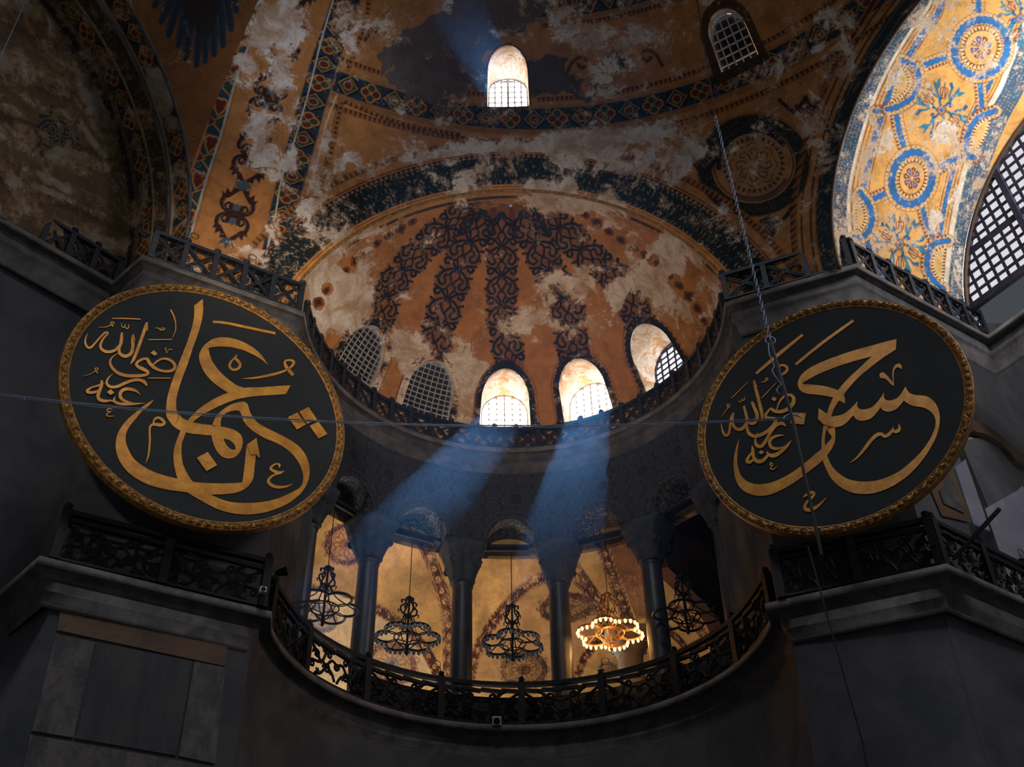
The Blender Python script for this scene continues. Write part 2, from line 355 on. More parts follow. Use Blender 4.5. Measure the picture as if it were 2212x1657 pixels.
def f_heart(u, t):
    k = np.floor(u); p = (u - k - 0.5) * 2; c = np.tile(lin((34, 62, 82)), (len(u), 1)); q = t
    hd = np.minimum(np.hypot(p * 2.2 + 0.1, np.abs(q) - 0.34) - 0.42, np.abs(q) * 0.9 + np.abs(p * 2.2 - 0.45) * 0.7 - 0.62)
    c = lay(c, GLD, sm(-hd, -0.26, -0.14)); c = lay(c, RED, sm(-hd, 0.0, 0.08))
    tri = np.abs(np.abs(p) - 1) * 1.9 + (q + 1) * 0.55 - 0.95
    c = lay(c, GLD, sm(-tri, -0.16, -0.06)); c = lay(c, GRN, sm(-tri, 0.04, 0.12)); tri2 = np.abs(np.abs(p) - 1) * 2.4 + (1 - q) * 0.8 - 0.7
    c = lay(c, GLD, sm(-tri2, -0.14, -0.04)); c = lay(c, RED, sm(-tri2, 0.06, 0.14))
    return c, np.ones(len(u))
def f_fleck(base, flecks, n=3.0, amt=0.5, seed=0.0):
    def f(u, t):
        c = np.tile(lin(base), (len(u), 1)); a = u * n; b = (t + 1) * n / 2 * 1.0
        for o, (col) in enumerate(flecks):
            i = np.floor(a + o * 0.37); j = np.floor(b + o * 0.61); h = hsh(i, j, o + 1 + seed); h2 = hsh(j, i, o + 5 + seed)
            fx = (a + o * 0.37) - i - 0.3 - 0.4 * h; fy = (b + o * 0.61) - j - 0.3 - 0.4 * h2; an = h * 6.28
            x = fx * np.cos(an) + fy * np.sin(an); y = -fx * np.sin(an) + fy * np.cos(an); d = np.hypot(x * 2.4, y + x * x * 3)
            c = lay(c, col, sm(0.34 - d, 0, 0.08) * (h2 < amt))
        return c, np.ones(len(u))
    return f
def f_dots(ca, cb):
    def f(u, t):
        p = np.abs(u - np.floor(u) - 0.5) * 2; c = np.tile(lin(ca), (len(u), 1)); return lay(c, cb, sm(0.45 + 0.3 * t - p, 0, 0.1)), np.ones(len(u)) * 0.95
    return f
def f_scal(ca, edge, hw=0.62):
    def f(u, t):
        w_ = hw + 0.28 * np.abs(np.cos(u * PI)); c = np.tile(lin(ca), (len(u), 1)); x = np.abs(t); return lay(c, edge, sm(x - w_, -0.06, 0.02) * 0.0), sm(w_ - x, -0.04, 0.05)
    return f
_ARA = [([(-1, .12), (-.82, .5), (-.45, .86), (-.05, .92), (.22, .7), (.1, .45), (-.12, .5)], .13), ([(1, .12), (.78, .3), (.5, .62), (.62, .93), (.88, .84), (.8, .62)], .13),
        ([(-1, 0), (-.62, .3), (-.25, .16), (0, .02)], .11), ([(0, .02), (.3, .26), (.66, .12), (1, 0)], .11), ([(-.62, .7), (-.78, 1.04)], .12), ([(-.2, .9), (-.1, 1.14)], .12), ([(.5, .62), (.36, 1.0)], .12), ([(-.5, .35), (-.35, .62), (-.1, .5)], .1), ([(.45, .3), (.55, .5), (.8, .62)], .1)]
_ARA = [(spl(np.array(p), 4), w_) for p, w_ in _ARA]
def f_ara(dark=(30, 34, 42), mar=(84, 36, 26)):
    def f(u, t):
        k = np.floor(u); p = (u - k - 0.5) * 2; q = np.abs(t) * 1.18; Q = np.stack([p, q], 1); d = np.full(len(u), 9.0)
        for pl, w_ in _ARA: d = np.minimum(d, Fresco.segd(Q, pl)[0] - w_ * .78)
        m = np.minimum(np.minimum(np.hypot(p, q) - 0.17, np.hypot(p - 0.62, q - 0.42) - 0.12), np.hypot(p + 0.42, q - 0.56) - 0.14)
        m = np.minimum(m, np.abs(np.hypot(p * 0.8 + 0.9, q) - 0.28) - 0.05)
        c = np.tile(lin(dark), (len(u), 1)); am = sm(-m, -0.03, 0.04); ad = sm(-d, -0.05, 0.05); a = np.maximum(am * 0.9, ad)
        a = np.maximum(a, .52 * sm(.9 + .1 * np.cos(p * PI) - np.abs(t), 0, .08)); c = lay(c, mar, np.maximum(am, .8) * (1 - ad)); c = lay(c, (44, 62, 80), ad * sm(np.sin(p * 5 + q * 3), 0.4, 0.9) * 0.6); return c, a
    return f
def f_bead(u, t):
    k = np.floor(u); p = (u - k - 0.5) * 2; big = (k % 4) == 1; dm = np.where(big, np.abs(p) * 0.9 + np.abs(t) - 0.9, np.hypot(p * 1.1, t * 1.7) - 0.8)
    c = np.tile(lin((40, 34, 40)), (len(u), 1)); c = lay(c, MAR, sm(-dm, 0.22, 0.3)); c = lay(c, OCH, sm(-np.abs(dm + 0.24), -0.1, -0.04) * 0.7); return c, sm(-dm, -0.03, 0.06) * 0.95
def f_star(u, t):
    c = np.tile(lin((66, 40, 42)), (len(u), 1)); p = (u - np.floor(u) - 0.5) * 2; q = t * 1.5; r = np.hypot(p, q); an = np.arctan2(q, p); rr = 0.42 + 0.2 * np.cos(an * 6)
    c = lay(c, (232, 170, 100), sm(rr - r, -0.05, 0.06)); c = lay(c, (60, 34, 34), sm(0.24 - r, 0, 0.06)); x = np.abs(t)
    c = lay(c, (212, 150, 88), sm(-np.abs(x - 0.72), -0.05, -0.02)); c = lay(c, (206, 146, 84), sm(-np.abs(x - 0.88), -0.04, -0.01)); c = lay(c, (110, 46, 36), sm(x, 0.92, 0.96)); return c, np.ones(len(u))

# ------------------------------------------------------------------ the shell: half dome, conch, side arches
S = np.array((0, 7, 18.0)); RS = 14.3          # great half dome
CC = np.array((0.05, 20.55, 18.0)); RC = 5.96   # conch of the exedra
C2 = np.array((0.1, 20.55))                     # axis of the exedra
NR = np.array((.83, .55, .09)); DR = 18.70; NL = np.array((-.86, .50, .13)); DL = 18.84
NR_, DR_ = NR / np.linalg.norm(NR), DR / np.linalg.norm(NR); NL_, DL_ = NL / np.linalg.norm(NL), DL / np.linalg.norm(NL)
WINS = {  # name: (centre, radius, azimuth deg, sill z, spring z, half width, outer wall distance, kind)
    'window_1': (S, RS, 0.15, 26.12, 26.93, 0.56, 11.85, 'bright'), 'window_2': (S, RS, 31.4, 25.75, 26.55, 0.50, 0.16, 'blind'),
    'window_3': (CC, RC, -56, 20.28, 21.05, 0.72, 0.13, 'blind'), 'window_4': (CC, RC, -28.6, 20.28, 21.10, 0.70, 0.13, 'blind'),
    'window_5': (CC, RC, -2.9, 20.28, 21.15, 0.71, 5.85, 'bright'), 'window_6': (CC, RC, 23.6, 20.28, 21.15, 0.71, 5.85, 'bright'),
    'window_7': (CC, RC, 52.0, 20.28, 21.15, 0.71, 5.85, 'grid')}
def win_sd(C, R, az, z0, z1, hw, P):
    """signed distance of points on the shell to the window's opening"""
    a = np.arctan2(P[:, 0] - C[0], P[:, 1] - C[1]) - math.radians(az); a = (a + PI) % (2 * PI) - PI
    r1 = math.sqrt(R * R - (z1 - C[2]) ** 2); u = a * r1; v = P[:, 2]
    st = math.sqrt(R * R - (z1 + 0.3 - C[2]) ** 2) / R
    d = np.where(v > z1, np.hypot(u, (v - z1)) - hw, np.maximum(np.abs(u) - hw, z0 - v)); d[np.abs(a) > 1.2] = 9; return d
def dome_paint(V):
    f = Fresco(V, OCH); X, Y, Z = V.T
    rr = np.hypot(X, Z - 18)                                        # distance from the conch's axis
    # large bare and flaked areas
    f.peel[:] = 0.30
    for b in [(1130, 330, 330, 46, -4, .8), (1020, 380, 160, 40, -10, .72), (1250, 390, 130, 60, 20, .85), (1330, 310, 260, 55, -8, .75), (860, 330, 120, 60, 0, .55), (760, 360, 60, 50, 0, .6), (1480, 250, 260, 50, -14, .62),
              (1300, 80, 240, 50, -6, .6), (1480, 330, 170, 80, -20, .6), (1680, 450, 120, 60, -30, .55), (1720, 150, 160, 60, -25, .66), (1750, 300, 60, 120, 0, .62), (1560, 470, 120, 60, 20, .7), (830, 60, 50, 70, 0, .6), (740, 110, 50, 60, 0, .6),
              (590, 60, 75, 60, -20, .95), (520, 150, 40, 50, -30, .9), (545, 290, 60, 55, -15, .8), (600, 345, 60, 50, -10, .85), (575, 230, 60, 40, 0, .55), (490, 330, 30, 45, 15, .85), (548, 545, 40, 18, 18, .95), (700, 500, 50, 60, -30, .7), (690, 420, 40, 80, 20, .6),
              (775, 170, 30, 20, 0, .62), (955, 262, 34, 18, 0, .62), (1052, 262, 44, 22, 0, .66), (1090, 250, 60, 26, 0, .6), (1405, 240, 60, 20, -10, .7), (1330, 262, 50, 16, 0, .62), (1560, 205, 60, 24, -25, .62), (1240, 350, 200, 40, 4, .8), (980, 330, 120, 30, -8, .7), (600, 160, 40, 60, 0, .8), (560, 340, 60, 40, 0, .9), (690, 330, 24, 60, 20, .62), (655, 440, 24, 50, 20, .55),
              (1330, 140, 90, 40, -15, .65), (640, 250, 40, 60, 10, .5)]: f.blob(*b)
    for b in [(505, 440, 60, 85, 10, .12), (470, 380, 40, 90, 20, .18), (800, 270, 80, 50, 20, .16), (1390, 230, 200, 25, -5, .22), (1640, 210, 160, 40, -20, .24), (1560, 560, 200, 60, 0, .2), (420, 330, 60, 200, 20, .1)]: f.blob(*b)
    PX, PY = f.P.T
    # the ring bands
    az = np.arctan2(X, Y - 7); zt = Z + 0.057 * X; inn = (az > math.radians(-25.0))
    def ring(z0, z1, fn, pitch, m=None, al=1.0):
        zc, hw = (z0 + z1) / 2, (z1 - z0) / 2; t = (zt - zc) / hw; k = np.nonzero((np.abs(t) < 1.05) & inn & (m if m is not None else True))[0]
        if len(k): c, a = fn((az[k] + 3) * 11.6 / pitch, t[k]); f.put(k, c, a * al * np.clip((1 - np.abs(t[k])) * hw / 0.02 + .5, 0, 1))
    plain = lambda col: (lambda u, t: (np.tile(lin(col), (len(u), 1)), np.ones(len(u))))
    ring(25.16, 25.30, f_dots((150, 96, 52), MAR), .13); ring(25.44, 25.57, plain((150, 100, 56)), 1); ring(25.56, 26.10, f_quat, .64); ring(26.10, 26.17, plain((160, 110, 64)), 1)
    ring(26.30, 26.42, f_dots((150, 96, 52), MAR), .13, PX < 1050); ring(26.24, 26.36, f_dots((150, 96, 52), MAR), .13, PX > 1160)
    ring(28.05, 28.62, f_quat, .62, PX > 1150); ring(27.86, 27.96, f_dots((140, 92, 52), MAR), .13, PX > 1170); ring(27.98, 28.05, plain((150, 104, 60)), 1, PX > 1150)
    # blue border right of the scroll strip, with its red dotted frame
    f.band([(700, -160), (741, -40), (748, 17)], 27, f_quat); f.band([(748, 0), (724, 68), (704, 126), (686, 188), (671, 236), (656, 292), (634, 370), (615, 446), (600, 520), (590, 580)], 31, f_quat, pitch=42)
    for o in ((0, 3, (205, 190, 172)),):
        f.stroke([(740, -60), (720, 0), (693, 91), (669, 189), (639, 294), (608, 389), (595, 463), (574, 554), (568, 590)], 3.5, (196, 186, 176), smooth=5)
        f.stroke([(790, -40), (781, 30), (756, 105), (738, 152)], 3, (176, 140, 104), smooth=5); f.stroke([(727, 206), (703, 272), (685, 353), (661, 430), (644, 507)], 3.5, (190, 178, 166), smooth=5)
    f.band([(742, 218), (736, 236), (722, 300), (706, 370), (690, 420), (672, 470)], 5, f_dots((150, 96, 52), MAR), pitch=11); f.stroke([(733, 212), (714, 296), (694, 384), (664, 478)], 2, (60, 40, 36), smooth=5)
    f.band([(800, -30), (792, 40), (768, 110), (752, 150)], 5, f_dots((150, 96, 52), MAR), pitch=11); f.stroke([(668, 474), (760, 420), (830, 396)], 2, (70, 44, 38), smooth=4)
    f.band([(742, 218), (820, 250), (900, 274), (990, 290)], 5, f_dots((150, 96, 52), MAR), pitch=12)
    # scroll strip and the heart border on its left
    f.band([(590, -130), (556, -10), (537, 34), (512, 128), (487, 178), (462, 290), (428, 390), (398, 500), (380, 580)], 17, f_heart, pitch=83)
    f.stroke([(600, -90), (569, 0), (537, 98), (507, 179), (476, 294), (443, 395), (414, 500), (400, 560)], 4, (176, 176, 184), smooth=5); f.stroke([(575, 0), (543, 98), (513, 179), (482, 294), (449, 395), (420, 500)], 3, (150, 96, 44), .8, smooth=5)
    ink = (50, 30, 30); lf = (66, 84, 98)
    for (cx, cy) in ((507, 463), (544, 338), (579, 213), (617, 80), (655, -45)):
        ax = np.array((-.275, .9615)); bx = np.array((.9615, .275))
        g = lambda P: np.array([np.array((cx, cy)) + ax * p[0] + bx * p[1] for p in P])
        for sa in (1, -1):
            for sb in (1, -1):
                h = lambda P: g([(p[0] * sa, p[1] * sb) for p in P])
                f.fill(h([(6, 0), (12, 7), (24, 12), (21, 3), (26, 0)]), lf, smooth=3)
                f.stroke(h([(3, 2), (9, 9), (17, 11), (21, 19), (14, 25), (7, 20), (9, 13), (15, 15)]), 5.6, ink, smooth=5)
                f.stroke(h([(4, 3), (3, 16), (8, 28), (18, 35), (29, 33), (37, 25)]), 8.5, ink, smooth=5); f.stroke(h([(34, 25), (46, 14), (60, 1)]), 8.5, ink, smooth=4)
                f.fill(h([(26, 35), (42, 40), (38, 32), (52, 31), (42, 20), (33, 21)]), ink); f.fill(h([(42, 20), (58, 18), (52, 6)]), ink); f.stroke(h([(8, 24), (16, 30), (26, 28)]), 2.5, lf, smooth=4)
        for sa in (1, -1):
            f.fill(g([(p[0] * sa, p[1]) for p in [(52, 0), (58, 12), (72, 20), (66, 6), (78, 0), (66, -6), (72, -20), (58, -12)]]), lf)
    # wings of the painted angel on the pendentive
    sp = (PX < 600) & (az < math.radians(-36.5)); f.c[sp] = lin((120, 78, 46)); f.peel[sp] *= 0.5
    for (bx0, by0, tx, ty, wd) in [(395, -90, 330, 18, 20), (400, -80, 346, 52, 20), (405, -70, 362, 82, 20), (415, -60, 384, 104, 20), (425, -60, 400, 132, 19), (435, -60, 424, 146, 18), (440, -70, 443, 138, 18), (455, -70, 462, 124, 20), (465, -80, 482, 104, 20), (475, -80, 500, 70, 20), (485, -90, 512, 30, 20)]:
        p = np.array([(bx0, by0), ((bx0 * .45 + tx * .55), (by0 * .45 + ty * .55)), (tx, ty)]); d = (p[2] - p[0]); d = d / np.linalg.norm(d); n_ = np.array((-d[1], d[0]))
        f.fill([p[0] + n_ * 8, p[1] + n_ * wd * .5, p[2] - d * 12 + n_ * wd * .4, p[2], p[2] - d * 12 - n_ * wd * .4, p[1] - n_ * wd * .5, p[0] - n_ * 8], (40, 52, 66), smooth=3); f.stroke([p[0], p[2] - d * 4], 2, (24, 26, 32), .8); f.stroke([p[0] + n_ * 6, p[2] - d * 8 + n_ * 6], 1.6, (78, 90, 102), .6)
    f.fill([(380, -60), (480, -60), (470, 30), (450, 80), (420, 60), (395, 20)], (44, 36, 34), .85, smooth=4)
    # bare grey patches beside the top window, old scrolls
    f.warp(True, 9)
    f.fill([(818, 92), (860, 60), (930, 20), (1000, -40), (1130, -60), (1180, 10), (1145, 70), (1060, 90), (1050, 160), (1045, 205), (960, 212), (870, 190), (828, 140)], (96, 86, 86), .95, smooth=5)
    f.fill([(1142, 116), (1170, 112), (1202, 126), (1214, 156), (1250, 176), (1300, 160), (1310, 190), (1230, 196), (1146, 204)], (82, 76, 78), .95, smooth=5)
    f.warp(False)
    f.blob(930, 120, 130, 70, -25, .1); f.blob(1190, 160, 70, 42, 0, .08)
    for (cx, cy, k) in ((815, 65, 1), (1250, 135, 1), (1405, 120, -1), (1330, 130, 1)):
        f.stroke([(cx - 26 * k, cy + 22), (cx - 10 * k, cy - 4), (cx + 8 * k, cy - 12), (cx + 18 * k, cy), (cx + 8 * k, cy + 12), (cx - 2 * k, cy + 4)], 8, (58, 34, 30), .85, smooth=6)
    f.fill([(1290, 140), (1325, 105), (1362, 138), (1330, 158)], (44, 52, 58), .9); f.stroke([(1284, 142), (1325, 101), (1368, 138)], 2.5, (120, 80, 50))
    # wreath roundel on the right of the dome
    f.fill(f.oval((1628, 356), 118, 106, -8), (170, 132, 98), .35)
    f.band(f.oval((1628, 358), 106, 96, -8), 15, f_fleck((34, 40, 38), [(60, 74, 66), (96, 84, 60), (48, 60, 62)], 3.2, .7), smooth=0, closed=True)
    f.stroke(f.oval((1628, 356), 86, 78, -8), 3, (84, 50, 40), closed=True); f.stroke(f.oval((1628, 356), 124, 112, -8), 2.5, (130, 84, 52), closed=True)
    f.stroke(f.oval((1628, 352), 76, 70, -8)[20:38], 11, (34, 44, 62)); f.stroke(f.oval((1628, 358), 77, 70, -8)[4:15], 8, (40, 50, 66), .8)
    f.band(f.oval((1628, 356), 64, 58, -8), 5, f_dots((150, 120, 92), MAR), smooth=0, closed=True, pitch=12)
    for a in range(0, 360, 45):
        c_, s_ = math.cos(math.radians(a)), math.sin(math.radians(a)); q = lambda r, o: (1628 + r * (c_ - s_ * o), 356 + r * .92 * (s_ + c_ * o))
        f.stroke([q(8, 0), q(24, .35), q(38, .1), q(34, -.25), q(26, -.1)], 3.2, (64, 56, 56), .85, smooth=5); f.stroke([q(44, -.3), q(52, 0), q(44, .3)], 3, (88, 52, 46), .8, smooth=4)
    f.blob(1628, 356, 130, 116, 0, .2, .3); f.blob(1640, 360, 40, 26, 0, .6, .6)
    for (cx, cy, k) in ((1662, 486, 1), (1738, 236, -1), (1520, 352, 1)):
        f.fill([(cx - 24, cy - 8), (cx, cy - 22 * k), (cx + 26, cy - 4), (cx + 4, cy + 18 * k)], (36, 44, 54)); f.stroke([(cx - 16, cy - 6), (cx + 2, cy - 12 * k), (cx + 16, cy - 2), (cx + 2, cy + 9 * k), (cx - 16, cy - 6)], 2, (150, 110, 74))
        f.stroke([(cx - 54, cy - 20), (cx - 34, cy - 2), (cx - 18, cy + 6), (cx, cy + 24 * k)], 8, (36, 42, 50), smooth=5); f.stroke([(cx + 52, cy - 46 * k), (cx + 40, cy - 24 * k), (cx + 18, cy + 4), (cx + 2, cy + 26 * k)], 9, (36, 42, 50), smooth=5)
    # borders along the right-hand arch
    dr = DR_ - V @ NR_
    def edge(d0, d1, fn, pitch):
        t = (dr - (d0 + d1) / 2) / ((d1 - d0) / 2); k = np.nonzero((np.abs(t) < 1.1) & (X > 2))[0]; e = V[k] - S; u = np.arctan2(e[:, 2], e[:, 0]) * 6 / pitch; c, a = fn(u, t[k]); f.put(k, c, a * np.clip((1 - np.abs(t[k])) * (d1 - d0) / .04 + .5, 0, 1))
    edge(0, .16, f_fleck((40, 50, 56), [(70, 90, 96), (92, 80, 70)], 2, .7), .3); edge(.2, .225, plain((60, 44, 38)), 1); edge(.3, .325, plain((60, 44, 38)), 1); edge(.36, .44, f_dots((140, 92, 56), MAR), .13)
    # border of the conch arch
    th = np.arctan2(Z - 18, X)
    def crown(r0, r1, fn, pitch, al=1.0):
        t = (rr - (r0 + r1) / 2) / ((r1 - r0) / 2); k = np.nonzero((np.abs(t) < 1.1) & (Y > 14))[0]; c, a = fn(th[k] * 6.4 / pitch, -t[k]); f.put(k, c, al * a * np.clip((1 - np.abs(t[k])) * (r1 - r0) / .04 + .5, 0, 1))
    crown(5.9, 6.12, plain((206, 140, 76)), 1); crown(6.06, 6.085, plain((120, 48, 36)), 1); crown(6.14, 6.86, f_fleck((26, 34, 40), [(52, 74, 84), (40, 60, 56), (130, 112, 88), (18, 22, 28)], 3.4, .6), .5)
    tooth = lambda u, t: (np.tile(lin((30, 42, 50)), (len(u), 1)), sm(0.55 + 0.45 * t - np.abs(u - np.floor(u) - .5) * 2, -.1, .1))
    crown(6.84, 6.95, lambda u, t: tooth(u, -t), .14); crown(6.98, 7.02, plain((120, 48, 36)), 1)
    m_r = (X > 1.2); k = m_r
    crown(7.22, 7.36, f_dots((150, 96, 52), MAR), .14, 0.9); crown(7.2, 7.22, plain((96, 52, 38)), 1)
    w3 = (rr < 7.0); f.peel[w3] = np.minimum(f.peel[w3], 0.40) + 0.0
    for b in [(1190, 405, 90, 30, 6, .9), (1010, 372, 70, 14, -6, .55), (660, 520, 40, 40, 0, .35), (1265, 440, 40, 26, 20, .75)]: f.blob(*b)
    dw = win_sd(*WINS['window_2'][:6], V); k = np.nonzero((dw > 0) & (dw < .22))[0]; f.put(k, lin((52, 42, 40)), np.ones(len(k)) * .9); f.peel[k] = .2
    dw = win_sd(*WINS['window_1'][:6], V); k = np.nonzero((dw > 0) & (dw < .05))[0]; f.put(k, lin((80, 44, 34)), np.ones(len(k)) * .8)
    return f
e = np.radians(np.linspace(5.6, 49.5, 640)); a = np.radians(np.linspace(-60, 60, 1240))
Pg = np.stack([S[0] + RS * np.cos(e)[None] * np.sin(a)[:, None], S[1] + RS * np.cos(e)[None] * np.cos(a)[:, None], np.broadcast_to(S[2] + RS * np.sin(e)[None], (len(a), len(e)))], -1)
ctr = (Pg[:-1, :-1] + Pg[1:, 1:]) / 2; c2 = ctr.reshape(-1, 3)
keep = (c2[:, 1] < 20.0) & (c2 @ NR_ < DR_) & (c2 @ NL_ < DL_)
for nm in ('window_1', 'window_2'): keep &= win_sd(*WINS[nm][:6], c2) > 0
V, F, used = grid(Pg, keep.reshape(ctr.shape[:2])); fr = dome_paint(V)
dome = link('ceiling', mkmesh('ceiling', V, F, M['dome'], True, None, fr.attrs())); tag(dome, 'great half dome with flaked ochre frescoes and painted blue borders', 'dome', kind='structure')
mb = MB(); e2 = np.radians(np.linspace(49, 90, 16)); a2 = np.radians(np.linspace(-95, 95, 60))
Pc = np.stack([S[0] + RS * np.cos(e2)[None] * np.sin(a2)[:, None], S[1] + RS * np.cos(e2)[None] * np.cos(a2)[:, None], np.broadcast_to(S[2] + RS * np.sin(e2)[None], (60, 16))], -1)
Vc, Fc, _ = grid(Pc); link('crown', mkmesh('crown', Vc, Fc, M['grey'], True), dome)
for sg in (1, -1):
    a3 = np.radians(np.linspace(58, 95, 20)) * sg; e3 = np.radians(np.linspace(6, 50, 16)); Pc = np.stack([RS * np.cos(e3)[None] * np.sin(a3)[:, None], S[1] + RS * np.cos(e3)[None] * np.cos(a3)[:, None], np.broadcast_to(S[2] + RS * np.sin(e3)[None], (20, 16))], -1)
    cc = ((Pc[:-1, :-1] + Pc[1:, 1:]) / 2); kk = (cc @ NR_ < DR_) & (cc @ NL_ < DL_); Vc, Fc, _ = grid(Pc, kk); link('flank', mkmesh('flank', Vc, Fc, M['grey'], True), dome)

# ---- conch
RIBS = [([(905, 474), (892, 479), (821, 521), (755, 577), (708, 624), (680, 664)], 15, f_bead, 30), ([(1012, 448), (1004, 460), (957, 498), (910, 540), (863, 592), (835, 643), (818, 704)], 36, f_ara(), 66), ([(1042, 462), (1037, 479), (1009, 535), (981, 601), (962, 662), (945, 719), (932, 760)], 41, f_ara(), 66),
        ([(1084, 468), (1084, 540), (1084, 606), (1084, 662), (1090, 720), (1104, 786)], 38, f_ara(), 64), ([(1130, 466), (1136, 483), (1164, 535), (1187, 587), (1211, 634), (1228, 681), (1240, 768)], 41, f_ara(), 66), ([(1160, 448), (1178, 465), (1225, 507), (1272, 554), (1319, 592), (1357, 639), (1386, 705)], 39, f_ara(), 66),
        ([(1250, 455), (1291, 483), (1352, 526), (1413, 563), (1456, 606), (1479, 629), (1507, 667), (1530, 712)], 16, f_bead, 32)]
def conch_paint(V):
    f = Fresco(V, (196, 128, 72)); X, Y, Z = V.T; f.peel[:] = .28
    for pts, hw, fn, pt in RIBS: f.band(pts, hw, fn, pitch=pt)
    for b in [(720, 640, 90, 80, -20, 1.2), (690, 560, 60, 50, -40, 1.1), (1400, 600, 60, 50, 20, .9), (1440, 560, 60, 70, 30, .9), (760, 700, 70, 40, 20, .8), (880, 745, 60, 40, 25, .95), (960, 800, 110, 36, 6, 1.0), (1010, 850, 50, 70, 0, .98), (770, 560, 60, 50, -30, .55), (1130, 690, 70, 34, -25, .8), (1180, 630, 40, 60, 30, .75), (1255, 620, 45, 60, 30, .8), (1290, 690, 60, 34, 15, .6),
              (1210, 440, 110, 24, 6, .9), (1300, 480, 60, 30, 20, .62), (1480, 560, 60, 60, 30, .62), (1520, 640, 50, 70, 20, .68), (1440, 660, 60, 70, 0, .6), (820, 500, 80, 40, -30, .48), (1390, 520, 70, 30, 30, .5), (845, 880, 60, 40, 0, .3), (1320, 640, 50, 40, 20, .72), (655, 620, 20, 50, 0, .9)]: f.blob(*b)
    for x_, y_ in ((1275, 470), (1291, 483), (1320, 503), (1352, 526), (1383, 545), (1413, 563), (1456, 606), (1479, 629), (1507, 667), (1525, 700), (821, 521), (755, 577), (708, 624), (688, 655)): f.blob(x_, y_, 15, 15, 0, .2, .4)
    for b in [(1190, 840, 46, 90, 0, .05), (1352, 640, 40, 46, 40, .3), (1376, 690, 26, 26, 0, .25), (1225, 690, 40, 60, 10, .3), (1335, 800, 46, 70, 0, .08), (850, 870, 24, 34, 0, .1), (1090, 560, 60, 90, 0, .12), (905, 640, 40, 70, 20, .12), (1190, 780, 60, 40, 0, .08), (1010, 500, 70, 40, 0, .14)]: f.blob(*b)
    for nm in ('window_3', 'window_4', 'window_5', 'window_6', 'window_7'):
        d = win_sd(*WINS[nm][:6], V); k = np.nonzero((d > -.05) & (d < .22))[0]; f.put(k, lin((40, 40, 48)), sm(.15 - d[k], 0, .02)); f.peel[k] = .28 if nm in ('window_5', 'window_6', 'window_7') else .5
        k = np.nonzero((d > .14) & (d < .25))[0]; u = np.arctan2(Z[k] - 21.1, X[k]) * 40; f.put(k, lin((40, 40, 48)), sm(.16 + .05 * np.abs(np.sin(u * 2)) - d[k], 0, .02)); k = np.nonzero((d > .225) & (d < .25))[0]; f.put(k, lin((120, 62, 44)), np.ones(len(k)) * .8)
    rr = np.hypot(X - .05, Z - 18); d = Y - 20.0; k = np.nonzero(d < .3)[0]; f.put(k, lin((204, 140, 78)), np.ones(len(k))); k = np.nonzero((d > .16) & (d < .27))[0]; f.put(k, lin((44, 46, 54)), np.ones(len(k)) * .9)
    k = np.nonzero((Z < 20.0))[0]; f.put(k, lin((70, 96, 116)), sm(20.0 - Z[k], .1, .14) * .8)
    return f
e = np.radians(np.linspace(15.2, 89.6, 400)); a = np.radians(np.linspace(-180, 180, 1600))
Pg = np.stack([CC[0] + RC * np.cos(e)[None] * np.sin(a)[:, None], CC[1] + RC * np.cos(e)[None] * np.cos(a)[:, None], np.broadcast_to(CC[2] + RC * np.sin(e)[None], (len(a), len(e)))], -1)
ctr = (Pg[:-1, :-1] + Pg[1:, 1:]) / 2; c2 = ctr.reshape(-1, 3); keep = c2[:, 1] > 19.99
for nm in ('window_3', 'window_4', 'window_5', 'window_6', 'window_7'): keep &= win_sd(*WINS[nm][:6], c2) > 0
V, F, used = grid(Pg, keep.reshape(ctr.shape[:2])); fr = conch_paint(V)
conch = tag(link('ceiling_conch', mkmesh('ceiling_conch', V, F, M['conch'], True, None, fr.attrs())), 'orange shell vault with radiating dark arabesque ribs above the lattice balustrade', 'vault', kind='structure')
t = np.linspace(-.02, PI + .02, 90); mb = MB(); mb.tube(np.stack([.02 + 5.95 * np.cos(t), np.full(90, 19.98), 18 + 5.95 * np.sin(t)], 1)[9:-9], .045, 6)
tag(mb.build('trim_1', M['frame'], None, True), 'thin gilt roll moulding around the mouth of the shell vault', 'moulding', kind='structure')

